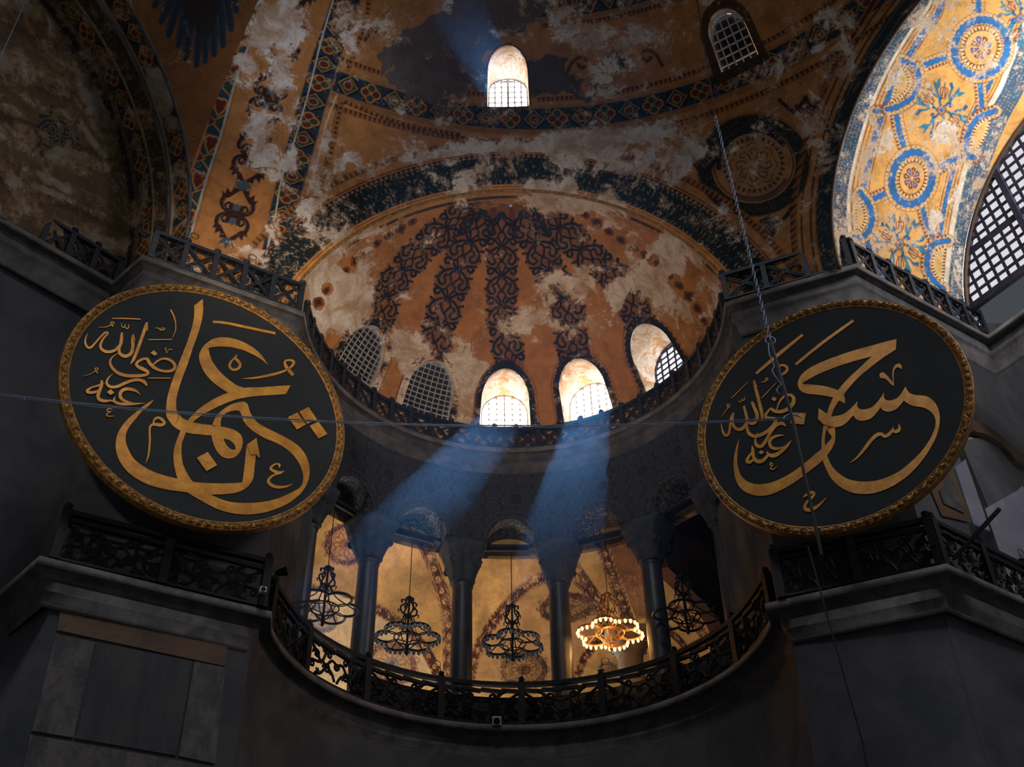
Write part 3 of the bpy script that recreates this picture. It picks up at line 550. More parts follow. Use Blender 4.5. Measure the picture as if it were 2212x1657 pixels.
# ---- windows
def window(nm, label):
    C, R, az, z0, z1, hw, out, kind = WINS[nm]; A = math.radians(az); er = np.array((math.sin(A), math.cos(A), 0)); et = np.array((math.cos(A), -math.sin(A), 0)); up = np.array((0, 0, 1.0))
    r1 = math.sqrt(R * R - (z1 - C[2]) ** 2)
    cont = [(-hw, z0 + (z1 - z0) * k / 8) for k in range(8)] + [(-hw * math.cos(q), z1 + hw * math.sin(q)) for q in np.linspace(0, PI, 21)] + [(hw, z1 - (z1 - z0) * k / 8) for k in range(1, 9)]
    def inner(u, v, dr=0.0):
        rr = math.sqrt(max(R * R - (v - C[2]) ** 2, .01)) + dr; q = A + u / r1; return np.array((C[0] + rr * math.sin(q), C[1] + rr * math.cos(q), v))
    base = C * np.array((1, 1, 0))
    if kind == 'blind': outer = lambda u, v, d=0.0: inner(u, v, out + d)
    else: outer = lambda u, v, d=0.0: base + er * (out + d) + et * u + up * v
    root = empty(nm, tuple(inner(0, z0))); tag(root, label, 'window', kind='structure'); inv = np.array(root.location)
    n = 12; Pg_ = np.array([[inner(u, v, -.01) + (outer(u, v) - inner(u, v, -.01)) * (k / n) - inv for k in range(n + 1)] for u, v in cont])
    Pg_ = np.array([resamp(Pg_[:, k], 60) for k in range(n + 1)]).transpose(1, 0, 2)
    V, F, _ = grid(Pg_, None, True); f = Fresco(V, (226, 160, 88), V[:, :2]); f.peel[:] = .56 if kind != 'blind' else .5  # lit windows get more bare plaster, whitening reveals as daylight would
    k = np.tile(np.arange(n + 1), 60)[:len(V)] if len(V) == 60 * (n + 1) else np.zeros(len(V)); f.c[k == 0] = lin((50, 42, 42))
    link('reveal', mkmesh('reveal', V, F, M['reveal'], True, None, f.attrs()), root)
    def clipv(u): return z1 + math.sqrt(max(hw * hw - u * u, 0))
    mb = MB(); nc, nr, bw = {'bright': (6, 7, .016), 'grid': (5, 7, .055), 'blind': (8, 11, .021)}[kind]
    if nm == 'window_1': nr, bw = 5, .03
    if nm == 'window_2': nc, nr, bw = 5, 6, .036
    top = z1 + hw
    for i in range(1, nc):
        u = -hw + 2 * hw * i / nc; P = np.array([outer(u, v, -.02) - inv for v in np.linspace(z0, clipv(u), 9)]); W = bw * (1.9 if (i == nc // 2 and kind == 'bright') else 1)
        for j in range(8): mb.bar(P[j], P[j + 1], W, .04, er)
    for j in range(1, nr + 1):
        v = z0 + (top - z0) * j / (nr + .6); h = hw if v < z1 else math.sqrt(max(hw * hw - (v - z1) ** 2, 0))
        if h < .08: continue
        P = np.array([outer(u, v, -.02) - inv for u in np.linspace(-h, h, 9)])
        for q in range(8): mb.bar(P[q], P[q + 1], bw, .04, er)
        if kind == 'bright':
            for i in range(1, nc):
                u = -hw + 2 * hw * i / nc
                if abs(u) < h: mb.ball(outer(u, v, -.03) - inv, .042, 6, 4)
    P = np.array([outer(u, v, -.02) - inv for u, v in cont]); mb.tube(P, .035, 5)
    mb.build('lattice', M['lattice' if kind == 'blind' else 'latticedark' if kind == 'grid' else 'lattice'], root)
    pts = np.array([outer(u, v, .05) - inv for u, v in cont]); N = len(pts); mid = outer(0, (z0 + z1) / 2, .05) - inv
    me = mkmesh('pane', np.concatenate([pts, [mid]]), [(i, (i + 1) % N, N) for i in range(N)], M['shutter' if kind == 'blind' else 'panebright' if kind == 'grid' else 'pane'], kind == 'blind'); link('board' if kind == 'blind' else 'pane', me, root)
window('window_1', 'small arched window glowing white high in the half dome'); window('window_2', 'dark walled-up window with pale grid high on the right of the half dome')
window('window_3', 'walled-up window with pale grid at the far left of the shell vault'); window('window_4', 'walled-up gridded window left of the bright middle window of the shell vault')
window('window_5', 'bright arched window in the middle of the shell vault above the balustrade'); window('window_6', 'bright arched window with deep sunlit left jamb, right of the middle one')
window('window_7', 'rightmost shell vault window, thick dark grid beside a sunlit jamb')

# ---- right-hand arch, sunlit
def arch_basis(n, d, side):
    c = S + n * (d - n @ S); R = math.sqrt(RS * RS - (d - n @ S) ** 2); e1 = np.cross(n, (0, 0, 1)); e1 /= np.linalg.norm(e1)
    if (e1[1] < 0): e1 = -e1
    e2 = np.cross(n, e1); e2 = e2 if e2[2] > 0 else -e2; return c, R, e1, e2
cR, RR, e1R, e2R = arch_basis(NR_, DR_, 1); cL, RL, e1L, e2L = arch_basis(NL_, DL_, -1)
aR = np.array((NR_[0], NR_[1], 0)) / math.hypot(NR_[0], NR_[1]); aL = np.array((NL_[0], NL_[1], 0)) / math.hypot(NL_[0], NL_[1])
def arch_paint(V):
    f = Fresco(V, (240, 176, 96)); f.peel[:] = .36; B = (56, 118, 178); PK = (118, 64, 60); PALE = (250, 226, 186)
    sc = f_scal(B, PK)
    def belt(p, hw=9, cl=False, smooth=5):
        f.stroke(p, hw * 2 + 13, (120, 70, 64), .9, cl, smooth); f.band(p, hw + 5.2, f_dots((244, 190, 120), (150, 84, 64)), smooth, cl, 8); f.stroke(p, hw * 2, (232, 180, 116), 1, cl, smooth); f.band(p, hw, sc, smooth, cl, 13)
    fr_ = [(2000, -40), (1985, 0), (1946, 55), (1900, 130), (1856, 220), (1826, 310), (1806, 400), (1803, 470), (1810, 540), (1818, 600)]
    off = lambda k: [(x + k * (1 - max(0, (240 - y)) / 700), y + max(0, (200 - y)) * .05 * k / 20) for x, y in fr_]
    f.band(off(12), 15, f_fleck((64, 96, 120), [(40, 84, 104), (150, 160, 150), (206, 160, 90), (110, 60, 80)], 4, .7), pitch=26)
    f.stroke(off(30), 6, (248, 236, 214), smooth=5); f.stroke(off(37), 2.5, (140, 74, 66), smooth=5); f.stroke(off(46), 2, (150, 84, 70), smooth=5); f.stroke(off(60), 15, (226, 170, 110), smooth=5); f.band(off(61), 8, sc, pitch=13); f.stroke(off(72), 2, (130, 70, 66), smooth=5)
    bk = [(2260, 60), (2212, 190), (2180, 250), (2146, 330), (2120, 420), (2104, 500), (2094, 580), (2088, 640), (2086, 720)]
    off2 = lambda k: [(x - k, y - k * .25) for x, y in bk]
    f.band(off2(20), 22, f_fleck((78, 108, 130), [(46, 84, 104), (206, 178, 130), (120, 90, 110), (90, 130, 150)], 6, .7), pitch=44); f.stroke(off2(46), 10, (250, 236, 208), smooth=5); f.stroke(off2(54), 2, (150, 84, 66), smooth=5); f.stroke(off2(60), 2, (150, 84, 66), smooth=5)
    f.band(off2(70), 6, sc, pitch=13); f.stroke(off2(79), 2, (140, 76, 66), smooth=5)
    # belts between the roundels
    belt([(2112, -30), (2114, 35)], 8); belt([(2000, 140), (2030, 128), (2062, 118)], 8); belt([(1970, 214), (1935, 236), (1890, 240)], 7); belt([(1936, 244), (1942, 280), (1954, 322)], 8); belt([(2116, 168), (2122, 240)], 7); belt([(2016, 372), (2050, 350), (2082, 334)], 8); belt([(1924, 412), (1890, 428), (1876, 432)], 8)
    belt([(1992, 448), (2004, 490), (2018, 516)], 7); belt([(1872, 520), (1884, 552), (1906, 590), (1930, 620)], 8); belt([(2180, 80), (2230, 70)], 8); belt([(2002, 612), (1982, 628)], 8)
    # half medallions at both borders
    for (p, q) in (([(1948, 130), (1978, 146), (1984, 180), (1968, 212), (1936, 232), (1916, 236)], [(1948, 150), (1962, 162), (1964, 184), (1950, 204), (1928, 220), (1938, 180)]), ([(1858, 416), (1876, 440), (1884, 470), (1876, 500), (1860, 512), (1844, 514)], [(1856, 432), (1866, 450), (1870, 470), (1864, 490), (1850, 500), (1848, 450)]),
                   ([(2150, 240), (2112, 256), (2092, 286), (2088, 318), (2096, 340), (2108, 338)], [(2136, 258), (2114, 268), (2102, 292), (2100, 322), (2112, 318), (2128, 290)]), ([(2048, 520), (2016, 528), (2004, 556), (2004, 584), (2020, 610), (2038, 624)], [(2040, 536), (2024, 542), (2016, 560), (2016, 582), (2034, 604), (2038, 560)])):
        belt(p, 8); f.fill(q, (240, 188, 112), smooth=4); f.stroke(q, 3, (130, 70, 60), 1, True, 4); f.band(q, 4, f_dots((248, 212, 150), (140, 74, 62)), 4, True, 7)
    # roundels with cross flowers
    for (c, rx, ry, rot) in (((2119, 103), 56, 62, 28), ((1970, 385), 43, 57, 14), ((2240, -150), 60, 62, 30)):
        f.fill(f.oval(c, rx * 1.18, ry * 1.18, rot), (236, 178, 110)); belt(f.oval(c, rx, ry, rot), 10, True, 0); f.fill(f.oval(c, rx * .76, ry * .76, rot), (244, 172, 84)); f.band(f.oval(c, rx * .70, ry * .70, rot), 4.5, f_dots((248, 206, 140), (130, 66, 56)), 0, True, 8)
        f.stroke(f.oval(c, rx * .62, ry * .62, rot), 1.6, (120, 66, 56), 1, True); f.fill(f.oval(c, rx * .6, ry * .6, rot), (246, 182, 100))
        for a in range(0, 360, 45):
            c_, s_ = math.cos(math.radians(a + rot)), math.sin(math.radians(a + rot)); g = lambda r, o: (c[0] + r * rx * (c_ - s_ * o), c[1] + r * ry * (s_ + c_ * o)); col = (66, 84, 150) if a % 90 else (120, 56, 62)
            f.fill([g(.06, 0), g(.2, .3), g(.36, .32), g(.42, 0), g(.36, -.32), g(.2, -.3)], col, .95, 3); f.fill([g(.2, 0), g(.3, .12), g(.36, 0), g(.3, -.12)], (238, 176, 110), 1)
    # bouquets
    for (c, sc_, rot) in ((( 2034, 238), 1.0, 8), ((1944, 528), 1.0, 0), ((2205, 40), .9, 20)):
        for a in range(0, 360, 30):
            c_, s_ = math.cos(math.radians(a + rot)), math.sin(math.radians(a + rot)); g = lambda r, o: (c[0] + r * 54 * sc_ * (c_ - s_ * o), c[1] + r * 62 * sc_ * (s_ + c_ * o)); T = (60, 128, 150)
            if a % 60 == 0:
                f.stroke([g(.15, 0), g(.45, .18), g(.75, .12), g(1.0, .3)], 6, T, .95, smooth=5); f.stroke([g(.45, .16), g(.62, -.12), g(.86, -.16), g(.95, -.3)], 5, T, .95, smooth=5); f.fill([g(.7, .12), g(.8, .34), g(1.08, .36), g(.92, .2), g(1.1, .06), g(.86, .04)], T); f.fill([g(.78, -.12), g(.92, -.1), g(1.05, -.26), g(.9, -.36)], (48, 104, 140)); f.stroke([g(.3, .1), g(.42, .3), g(.36, .4)], 3.5, (40, 96, 110), smooth=4)
            elif a % 90 == 30 or a % 90 == 0:
                f.fill([g(.42, 0), g(.52, .2), g(.74, .2), g(.8, 0), g(.74, -.2), g(.52, -.2)], (238, 170, 104), 1, 3); f.stroke([g(.42, 0), g(.52, .2), g(.74, .2), g(.8, 0), g(.74, -.2), g(.52, -.2)], 2.2, (150, 64, 54), 1, True, 3); f.stroke([g(.5, .1), g(.74, .06)], 1.8, (150, 64, 54)); f.stroke([g(.5, -.1), g(.74, -.06)], 1.8, (150, 64, 54)); f.stroke([g(.4, .2), g(.98, .0), g(.4, -.2)], 1.6, (54, 92, 100))
            else: f.fill([g(.3, 0), g(.4, .16), g(.5, 0), g(.4, -.16)], (70, 90, 160), .95, 3)
        f.stroke([(c[0] - 11, c[1]), (c[0], c[1] - 12), (c[0] + 11, c[1]), (c[0], c[1] + 12)], 3, (160, 76, 58), 1, True); f.fill([(c[0] - 6, c[1]), (c[0], c[1] - 7), (c[0] + 6, c[1]), (c[0], c[1] + 7)], (70, 110, 160))
    for b in [(2000, 60, 60, 40, -40, .75), (1930, 170, 60, 26, -55, .75), (2040, 280, 46, 50, 10, .86), (1920, 300, 20, 46, 20, .9), (1890, 390, 20, 20, 0, .6), (2020, 470, 24, 50, 10, .85), (2060, 430, 22, 50, 15, .8), (1880, 210, 20, 80, 30, .8), (2070, 560, 22, 90, 0, .85), (2150, 140, 26, 20, 0, .7), (2140, 240, 40, 20, 0, .6), (1990, 420, 20, 14, 0, .75), (1905, 330, 14, 30, 0, .7)]: f.blob(*(b[:5] + (b[5] * .84,)), 1.1)
    for b in [(1900, 380, 16, 30, 0, .1), (1970, 385, 36, 48, 0, .2), (2170, 210, 40, 30, 0, .12), (2040, 180, 20, 20, 0, .15), (1950, 580, 40, 40, 0, .15)]: f.blob(*b)
    return f
q = np.radians(np.linspace(4, 118, 560)); s_ = np.linspace(0, 4.95, 300)
Pg = cR + RR * (np.cos(q)[:, None, None] * e1R + np.sin(q)[:, None, None] * e2R) + s_[None, :, None] * aR
V, F, _ = grid(Pg); fr = arch_paint(V)
archR = tag(link('ceiling_right', mkmesh('ceiling_right', V, F, M['arch'], True, None, fr.attrs())), 'sunlit arch soffit painted with blue-belted roundels on orange, upper right', 'arch soffit', kind='structure')
q2 = np.radians(np.linspace(117, 186, 40)); Pg = cR + RR * (np.cos(q2)[:, None, None] * e1R + np.sin(q2)[:, None, None] * e2R) + np.linspace(0, 4.95, 8)[None, :, None] * aR
V, F, _ = grid(Pg); link('far_side', mkmesh('far_side', V, F, M['grey'], True), archR)
# lattice window closing it
root = empty('window_8', tuple(cR + aR * 5.0)); tag(root, 'huge dark lattice window filled with white daylight at the right edge', 'window', kind='structure')
inv = np.array(root.location); eh = -e1R; Rw = RR - .03; zs = 20.45 - inv[2]; mb = MB(); cell = .30; mbm = MB()
hz = np.array((eh[0], eh[1], 0)); up = e2R; zs = zs / e2R[2]
for i in range(-19, 20):
    u = i * cell
    if abs(u) < Rw: mb.bar(hz * u + up * zs, hz * u + up * math.sqrt(Rw * Rw - u * u), .078, .04, aR)
for j in range(1, 20):
    v = zs + j * cell
    if v < Rw: h = math.sqrt(Rw * Rw - v * v); mb.bar(hz * -h + up * v, hz * h + up * v, .078 if j != 5 else .2, .04, aR)
mb.build('lattice', M['latticedark'], root)
for u in (-3.0, -1.0, 1.0, 3.0): mbm.bar(hz * u + up * (zs - .1), hz * u + up * math.sqrt(Rw * Rw - u * u), .16, .16, aR)
mbm.bar(hz * -Rw + up * (zs - .06), hz * Rw + up * (zs - .06), .2, .14, aR); mbm.build('mullion', M['latticedark'], root)
P = [hz * Rw * math.cos(k) + up * max(Rw * math.sin(k), zs - .1) + aR * .12 for k in np.linspace(-.2, PI + .2, 40)]
link('pane', mkmesh('pane', P, [tuple(range(40))], M['panegrey']), root)
t = np.radians(np.linspace(2, 178, 120)); rim = cR + RR * (np.cos(t)[:, None] * e1R + np.sin(t)[:, None] * e2R)
mb = MB(); mb.tube(rim, .04, 6); mb.tube(rim + aR * 4.93 - (rim - cR) * .008, .07, 6); tag(mb.build('trim_2', M['panelbrown'], None, True), 'narrow roll mouldings along both edges of the sunlit arch', 'moulding', kind='structure')

# ---- left-hand arch and its tympanum
def larch_paint(V, K):
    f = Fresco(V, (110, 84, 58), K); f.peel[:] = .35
    L = [(0, -300), (0, 2300)]
    def col(x0, x1, fn, p): f.band([((x0 + x1) / 2, -300), ((x0 + x1) / 2, 2300)], (x1 - x0) / 2, fn, 0, False, p)
    pl = lambda c: (lambda u, t: (np.tile(lin(c), (len(u), 1)), np.ones(len(u))))
    col(0, 56, f_quat, 60); col(56, 64, pl((150, 130, 104)), 1); col(64, 104, f_fleck((62, 54, 40), [(120, 90, 54), (84, 70, 52)], 3, .7), 50); col(104, 110, pl((150, 130, 104)), 1); col(112, 168, f_quat, 60); col(168, 174, pl((90, 64, 46)), 1); col(176, 200, f_scal((40, 40, 44), MAR), 20)
    f.blob(30, 720, 34, 70, 0, .9); return f
q = np.radians(np.linspace(-12, 100, 500)); s_ = np.linspace(0, 2.0, 110); rad = RL - np.where((s_ > .56) & (s_ < .66), .06, 0) - np.where(s_ >= .66, .10, 0) - np.where((s_ > 1.02) & (s_ < 1.12), .08, 0)
Pg = cL + rad[None, :, None] * (np.cos(q)[:, None, None] * e1L + np.sin(q)[:, None, None] * e2L) + s_[None, :, None] * aL
K = np.stack([np.broadcast_to(s_[None] * 100, Pg.shape[:2]), np.broadcast_to(q[:, None] * RL * 100 + 200, Pg.shape[:2])], -1).reshape(-1, 2)
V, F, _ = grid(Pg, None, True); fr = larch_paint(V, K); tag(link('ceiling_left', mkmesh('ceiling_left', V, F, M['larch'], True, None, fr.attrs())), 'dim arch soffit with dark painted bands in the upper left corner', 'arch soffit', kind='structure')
def tymp_paint(V):
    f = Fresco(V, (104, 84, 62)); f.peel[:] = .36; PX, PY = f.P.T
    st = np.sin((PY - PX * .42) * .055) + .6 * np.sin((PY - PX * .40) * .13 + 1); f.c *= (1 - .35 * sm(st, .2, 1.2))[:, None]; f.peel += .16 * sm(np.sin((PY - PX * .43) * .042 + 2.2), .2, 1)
    for b in [(60, 290, 90, 30, 22, .72), (190, 350, 80, 22, 24, .72), (30, 240, 60, 20, 25, .7), (130, 400, 120, 14, 24, .66), (120, 420, 80, 12, 24, .6), (30, 390, 40, 20, 24, .6), (120, 130, 90, 10, 24, .5)]: f.blob(*b)
    c = (125, 294); D = (48, 46, 48)
    f.fill(f.oval(c, 49, 34, 26), D, .95); f.stroke(f.oval(c, 40, 26, 26), 1.8, (126, 112, 92), .9, True); f.fill(f.oval(c, 7, 6, 0), (126, 112, 92)); f.fill(f.oval(c, 4, 3.5, 0), D)
    for a in range(0, 360, 45):
        g = lambda r, o: (c[0] + math.cos(math.radians(26)) * 40 * r * math.cos(math.radians(a + o)) - math.sin(math.radians(26)) * 26 * r * math.sin(math.radians(a + o)), c[1] + math.sin(math.radians(26)) * 40 * r * math.cos(math.radians(a + o)) + math.cos(math.radians(26)) * 26 * r * math.sin(math.radians(a + o)))
        f.stroke([g(.28, 0), g(.55, 14), g(.8, 6), g(.76, -14), g(.6, -8)], 2.4, (128, 114, 92), .9, smooth=5)
    for p in ([(80, 284), (62, 282), (70, 296), (84, 310), (72, 320)], [(90, 330), (100, 350), (128, 340), (146, 346), (142, 326)], [(88, 252), (108, 246), (104, 236), (112, 232)], [(150, 262), (170, 268), (178, 282), (184, 292)], [(166, 324), (176, 330), (160, 340)]): f.stroke(p, 9, D, .9, smooth=5)
    for k in range(6): x = 96 + k * 30; f.stroke([(x, 388 + k * 12), (x + 22, 382 + k * 13), (x + 44, 406 + k * 12), (x + 20, 410 + k * 12), (x, 388 + k * 12)], 2.5, (132, 112, 80), .8)
    f.stroke([(80, 370), (240, 436)], 2, (130, 110, 80), .7); f.stroke([(90, 410), (240, 470)], 2, (130, 110, 80), .7); return f
Nl = np.array((aL[0], aL[1], 0)); hl = np.array((-aL[1], aL[0], 0)); hl = hl if hl[1] > 0 else -hl
uu = np.linspace(-6.2, 6.3, 420); vv = np.linspace(-.25, 6.3, 250); Pg = (cL + aL * 2.0)[None, None] + uu[:, None, None] * hl + vv[None, :, None] * e2L
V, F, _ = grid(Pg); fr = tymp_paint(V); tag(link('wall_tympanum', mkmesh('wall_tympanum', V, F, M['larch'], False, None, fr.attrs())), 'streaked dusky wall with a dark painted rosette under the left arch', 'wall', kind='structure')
t = np.radians(np.linspace(-6, 178, 120)); dl = np.cos(t)[:, None] * e1L + np.sin(t)[:, None] * e2L; mb = MB()
mb.tube(cL + RL * dl, .045, 6); mb.tube(cL + (RL - .10) * dl + aL * .62, .055, 6); mb.tube(cL + (RL - .12) * dl + aL * 1.07, .05, 6); tag(mb.build('trim_3', M['cornice'], None, True), 'raised roll mouldings along the dim left arch', 'moulding', kind='structure')

# ------------------------------------------------------------------ exedra: cornices, carved arcade wall, columns
def polar(a, r, z): return np.array((C2[0] + r * math.sin(a), C2[1] + r * math.cos(a), z))
D2 = math.radians
def sweep(path, prof, closed_ends=True):
    """path [n,2] plan line, prof [(offset towards the nave, z)]; the nave lies on the right-hand side of the path's direction"""
    path = np.asarray(path, float); n = len(path); t = np.zeros((n, 2)); d = np.diff(path, axis=0); d /= np.linalg.norm(d, axis=1)[:, None]
    nn = np.stack([d[:, 1], -d[:, 0]], 1); off = np.zeros((n, 2)); off[0] = nn[0]; off[-1] = nn[-1]
    for i in range(1, n - 1): m = nn[i - 1] + nn[i]; off[i] = m / max(m @ m, .3) * 2
    P = np.array([[np.r_[path[i] + off[i] * o, z] for o, z in prof] for i in range(n)]); V, F, _ = grid(P); return V, F
arc = lambda r, a0, a1, n: [tuple(polar(D2(a), r, 0)[:2]) for a in np.linspace(a0, a1, n)]
LW = [(-14.5, 14.2), (-9.75, 19.35), (-8.65, 18.35), (-5.3, 20.22), (-5.45, 20.9)]         # left pier line (nave on the right going in)
RW = [(5.6, 20.9), (5.5, 20.25), (8.25, 19.2), (12.25, 21.9), (15.2, 17.4)]
AR0 = 5.4
def mesh_sweep(name, path, prof, mat, parent=None, smooth=False):
    V, F = sweep(path, prof); return link(name, mkmesh(name, V, F, mat, smooth), parent)
UP = [(-.02, 18.45), (.03, 18.5), (.0, 18.53), (.06, 18.75), (.03, 18.78), (.12, 18.96), (.17, 19.06), (.13, 19.08), (.15, 19.2), (.13, 19.30), (.29, 19.301)]
LP = [(-.02, 10.25), (.04, 10.32), (.0, 10.35), (.10, 10.52), (.06, 10.54), (.18, 10.68), (.14, 10.70), (.20, 10.84), (.39, 10.861)]
up_path = LW[1:3] + [(-5.47, 20.2)] + arc(5.58, -90, 90, 90) + [(5.66, 20.12), (8.32, 19.02), (12.45, 21.75), (15.3, 17.4)]
lo_path = [(-9.9, 19.4), (-8.75, 18.2), (-5.35, 20.16)] + arc(5.52, -90, 90, 90) + [(5.5, 20.2), (8.2, 19.0), (12.25, 21.9)]
tag(mesh_sweep('trim_4', up_path, UP, M['cornice']), 'long upper stone cornice carrying the lattice balustrades', 'cornice', kind='structure')
tag(mesh_sweep('trim_5', up_path, [(.285, 19.30), (.30, 19.30), (.30, 19.46), (-.6, 19.47)], M['ledge']), 'paler stone ledge on top of the upper cornice', 'cornice', kind='structure')
tag(mesh_sweep('trim_6', [(-14.6, 14.0), (-9.3, 19.6)], UP, M['cornice']), 'upper stone cornice below the streaked wall at the far left', 'cornice', kind='structure')
tag(mesh_sweep('trim_7', [(-14.6, 14.0), (-9.3, 19.6)], [(.285, 19.30), (.30, 19.30), (.30, 19.46), (-.6, 19.47)], M['ledge']), 'paler ledge below the streaked wall at the far left', 'cornice', kind='structure')
tag(mesh_sweep('trim_8', lo_path, LP, M['cornice']), 'gallery cornice running below the scrollwork balustrades', 'cornice', kind='structure')
tag(mesh_sweep('trim_9', lo_path, [(.39, 10.86), (.40, 10.86), (.40, 11.02), (-.6, 11.03)], M['ledge']), 'paler stone ledge along the gallery floor edge', 'cornice', kind='structure')
# piers
wl = tag(mesh_sweep('wall_left', LW, [(0, -1.6), (0, 19.6)], M['pier']), 'dark marble-clad pier behind the left medallion', 'wall', kind='structure')
RWL = [(5.6, 20.9), (5.5, 20.25), (8.25, 19.2)]
tag(mesh_sweep('wall_right', [(8.2, 19.2), (12.25, 22.0), (16.0, 17.0)], [(0, -1.6), (0, 10.9)], M['pier']), 'dark wall below the grey railing at the right edge', 'wall', kind='structure')
wr = tag(mesh_sweep('wall_right', RWL, [(0, -1.6), (0, 19.6)], M['pier']), 'dark pier behind the right medallion', 'wall', kind='structure')
tag(mesh_sweep('wall_apse', arc(AR0 + .1, -92, 92, 90), [(0, -1.6), (0, 10.9)], M['soot'], None, True), 'dark curved wall below the gallery', 'wall', kind='structure')
tag(link('floor', mkmesh('floor', [(-30, -30, -1.6), (30, -30, -1.6), (30, 40, -1.6), (-30, 40, -1.6)], [(0, 1, 2, 3)], M['floor'])), 'pale marble floor of the nave', 'floor', kind='structure')
# marble panels on the lower left pier: plane through the pier face
nl = np.array((LW[3][1] - LW[2][1], -(LW[3][0] - LW[2][0]), 0)); nl = nl / np.linalg.norm(nl); dlp = nl @ np.array((LW[2][0], LW[2][1], 0)); nl_ = -nl if (nl @ np.array(LW[2] + (0,)) > 0 and False) else nl
cz = lambda x, y: (x * .34826, 1080 + y * .34826)
def panel(name, quad, mat, th, lab, parent, n=nl_, d=None):
    P = [on_plane(*cz(*q), n, dlp) for q in quad]; mb = MB(); face = n if n @ (-P[0]) > 0 else -n
    c = np.mean(P, 0); mb.prism([p + face * .005 for p in P], face, th)
    return mb.build(name, mat, parent)
for nm, q, mt in (('frieze_panel', [(372, 690), (1412, 892), (1392, 1036), (352, 812)], 'panelbrown'), ('marble_panel', [(342, 836), (584, 884), (452, 1478), (196, 1436)], 'panelgray'), ('marble_panel', [(598, 886), (1190, 1004), (1090, 1590), (462, 1482)], 'panelgreen'), ('marble_panel', [(1204, 1006), (1396, 1044), (1330, 1640), (1104, 1592)], 'panelgray'), ('base_panel', [(186, 1460), (1320, 1660), (1290, 1900), (120, 1760)], 'panelgray')):
    panel(nm, q, M[mt], .03, None, wl)
# recess on the right: wall with framed panels, opening, far grey wall
rb = [(8.25, 19.2), (10.4, 20.65)]
wr2 = tag(mesh_sweep('wall_recess', rb, [(-.5, 10.9), (-.5, 19.5)], M['pier']), 'dim marble panelled wall in the right-hand recess', 'wall', kind='structure')
nr = np.array((rb[1][1] - rb[0][1], -(rb[1][0] - rb[0][0]), 0)); nr = nr / np.linalg.norm(nr); drp = nr @ np.array(rb[0] + (0,)) - .5
cy = lambda x, y: (1900 + x * .25345, 880 + y * .25345)
def rpanel(name, quad, mat, th):
    P = [on_plane(*cy(*q), nr, drp) for q in quad]; MB_ = MB(); f_ = nr if nr @ (-P[0]) > 0 else -nr; MB_.prism([p + f_ * .005 for p in P], f_, th); return MB_.build(name, mat, wr2)
rpanel('panel_frame', [(430, 720), (610, 520), (780, 990), (520, 930)], M['panelbrown'], .03); rpanel('marble_panel', [(490, 720), (600, 590), (700, 910), (530, 830)], M['panelgray'], .06); rpanel('pilaster', [(630, 520), (720, 450), (930, 1060), (790, 1000)], M['grey'], .04)
def rslab(name, quad, mat, dd, th, lab, cat_):
    P = [on_plane(*cy(*q), nr, drp - dd) for q in quad]; f_ = nr if nr @ (-P[0]) > 0 else -nr; tag(MB().prism(P, f_, th).build(name, mat), lab, cat_, kind='structure')
rslab('trim_11', spl([(740, 150), (860, 200), (980, 290), (1100, 400), (1260, 470), (1420, 520), (1420, 640), (1240, 560), (1120, 510), (1040, 420), (960, 340), (840, 270), (740, 240)], 3, True), M['panelbrown'], .6, .25, 'dim curved stone arch edge crossing the right-hand recess', 'arch')
rslab('wall_spandrel', [(640, 330), (860, 270), (1040, 420), (1120, 510), (1210, 660), (1120, 740), (870, 880)], M['soot'], .7, .2, 'black wedge of wall above the grey opening on the right', 'wall')
rslab('wall_upper', [(600, -700), (1900, -700), (1900, 640), (1420, 560), (1100, 400), (860, 200), (640, 330)], M['soot'], .8, .1, 'dark wall between the gallery recess and the big lattice window', 'wall')
rslab('trim_12', [(1130, 510), (1180, 500), (1500, 1000), (1440, 1060)], M['grey'], .65, .12, 'thin pale jamb at the right picture edge', 'jamb')
rslab('wall_aisle', [(500, 300), (2400, -300), (2400, 1900), (500, 1900)], M['grey'], 4.0, .1, 'grey plastered aisle wall beyond the right-hand railing', 'wall')
p_ = on_plane(*cy(1080, 960), nr, drp - 4.0); light('aisle_window_daylight', 'AREA', tuple(p_ + np.array((2.0, -2.6, -1.4))), tuple(p_), 9, (0.85, 0.88, 1.0), (1.2, 1.2))  # unseen lamp added to brighten the grey aisle wall

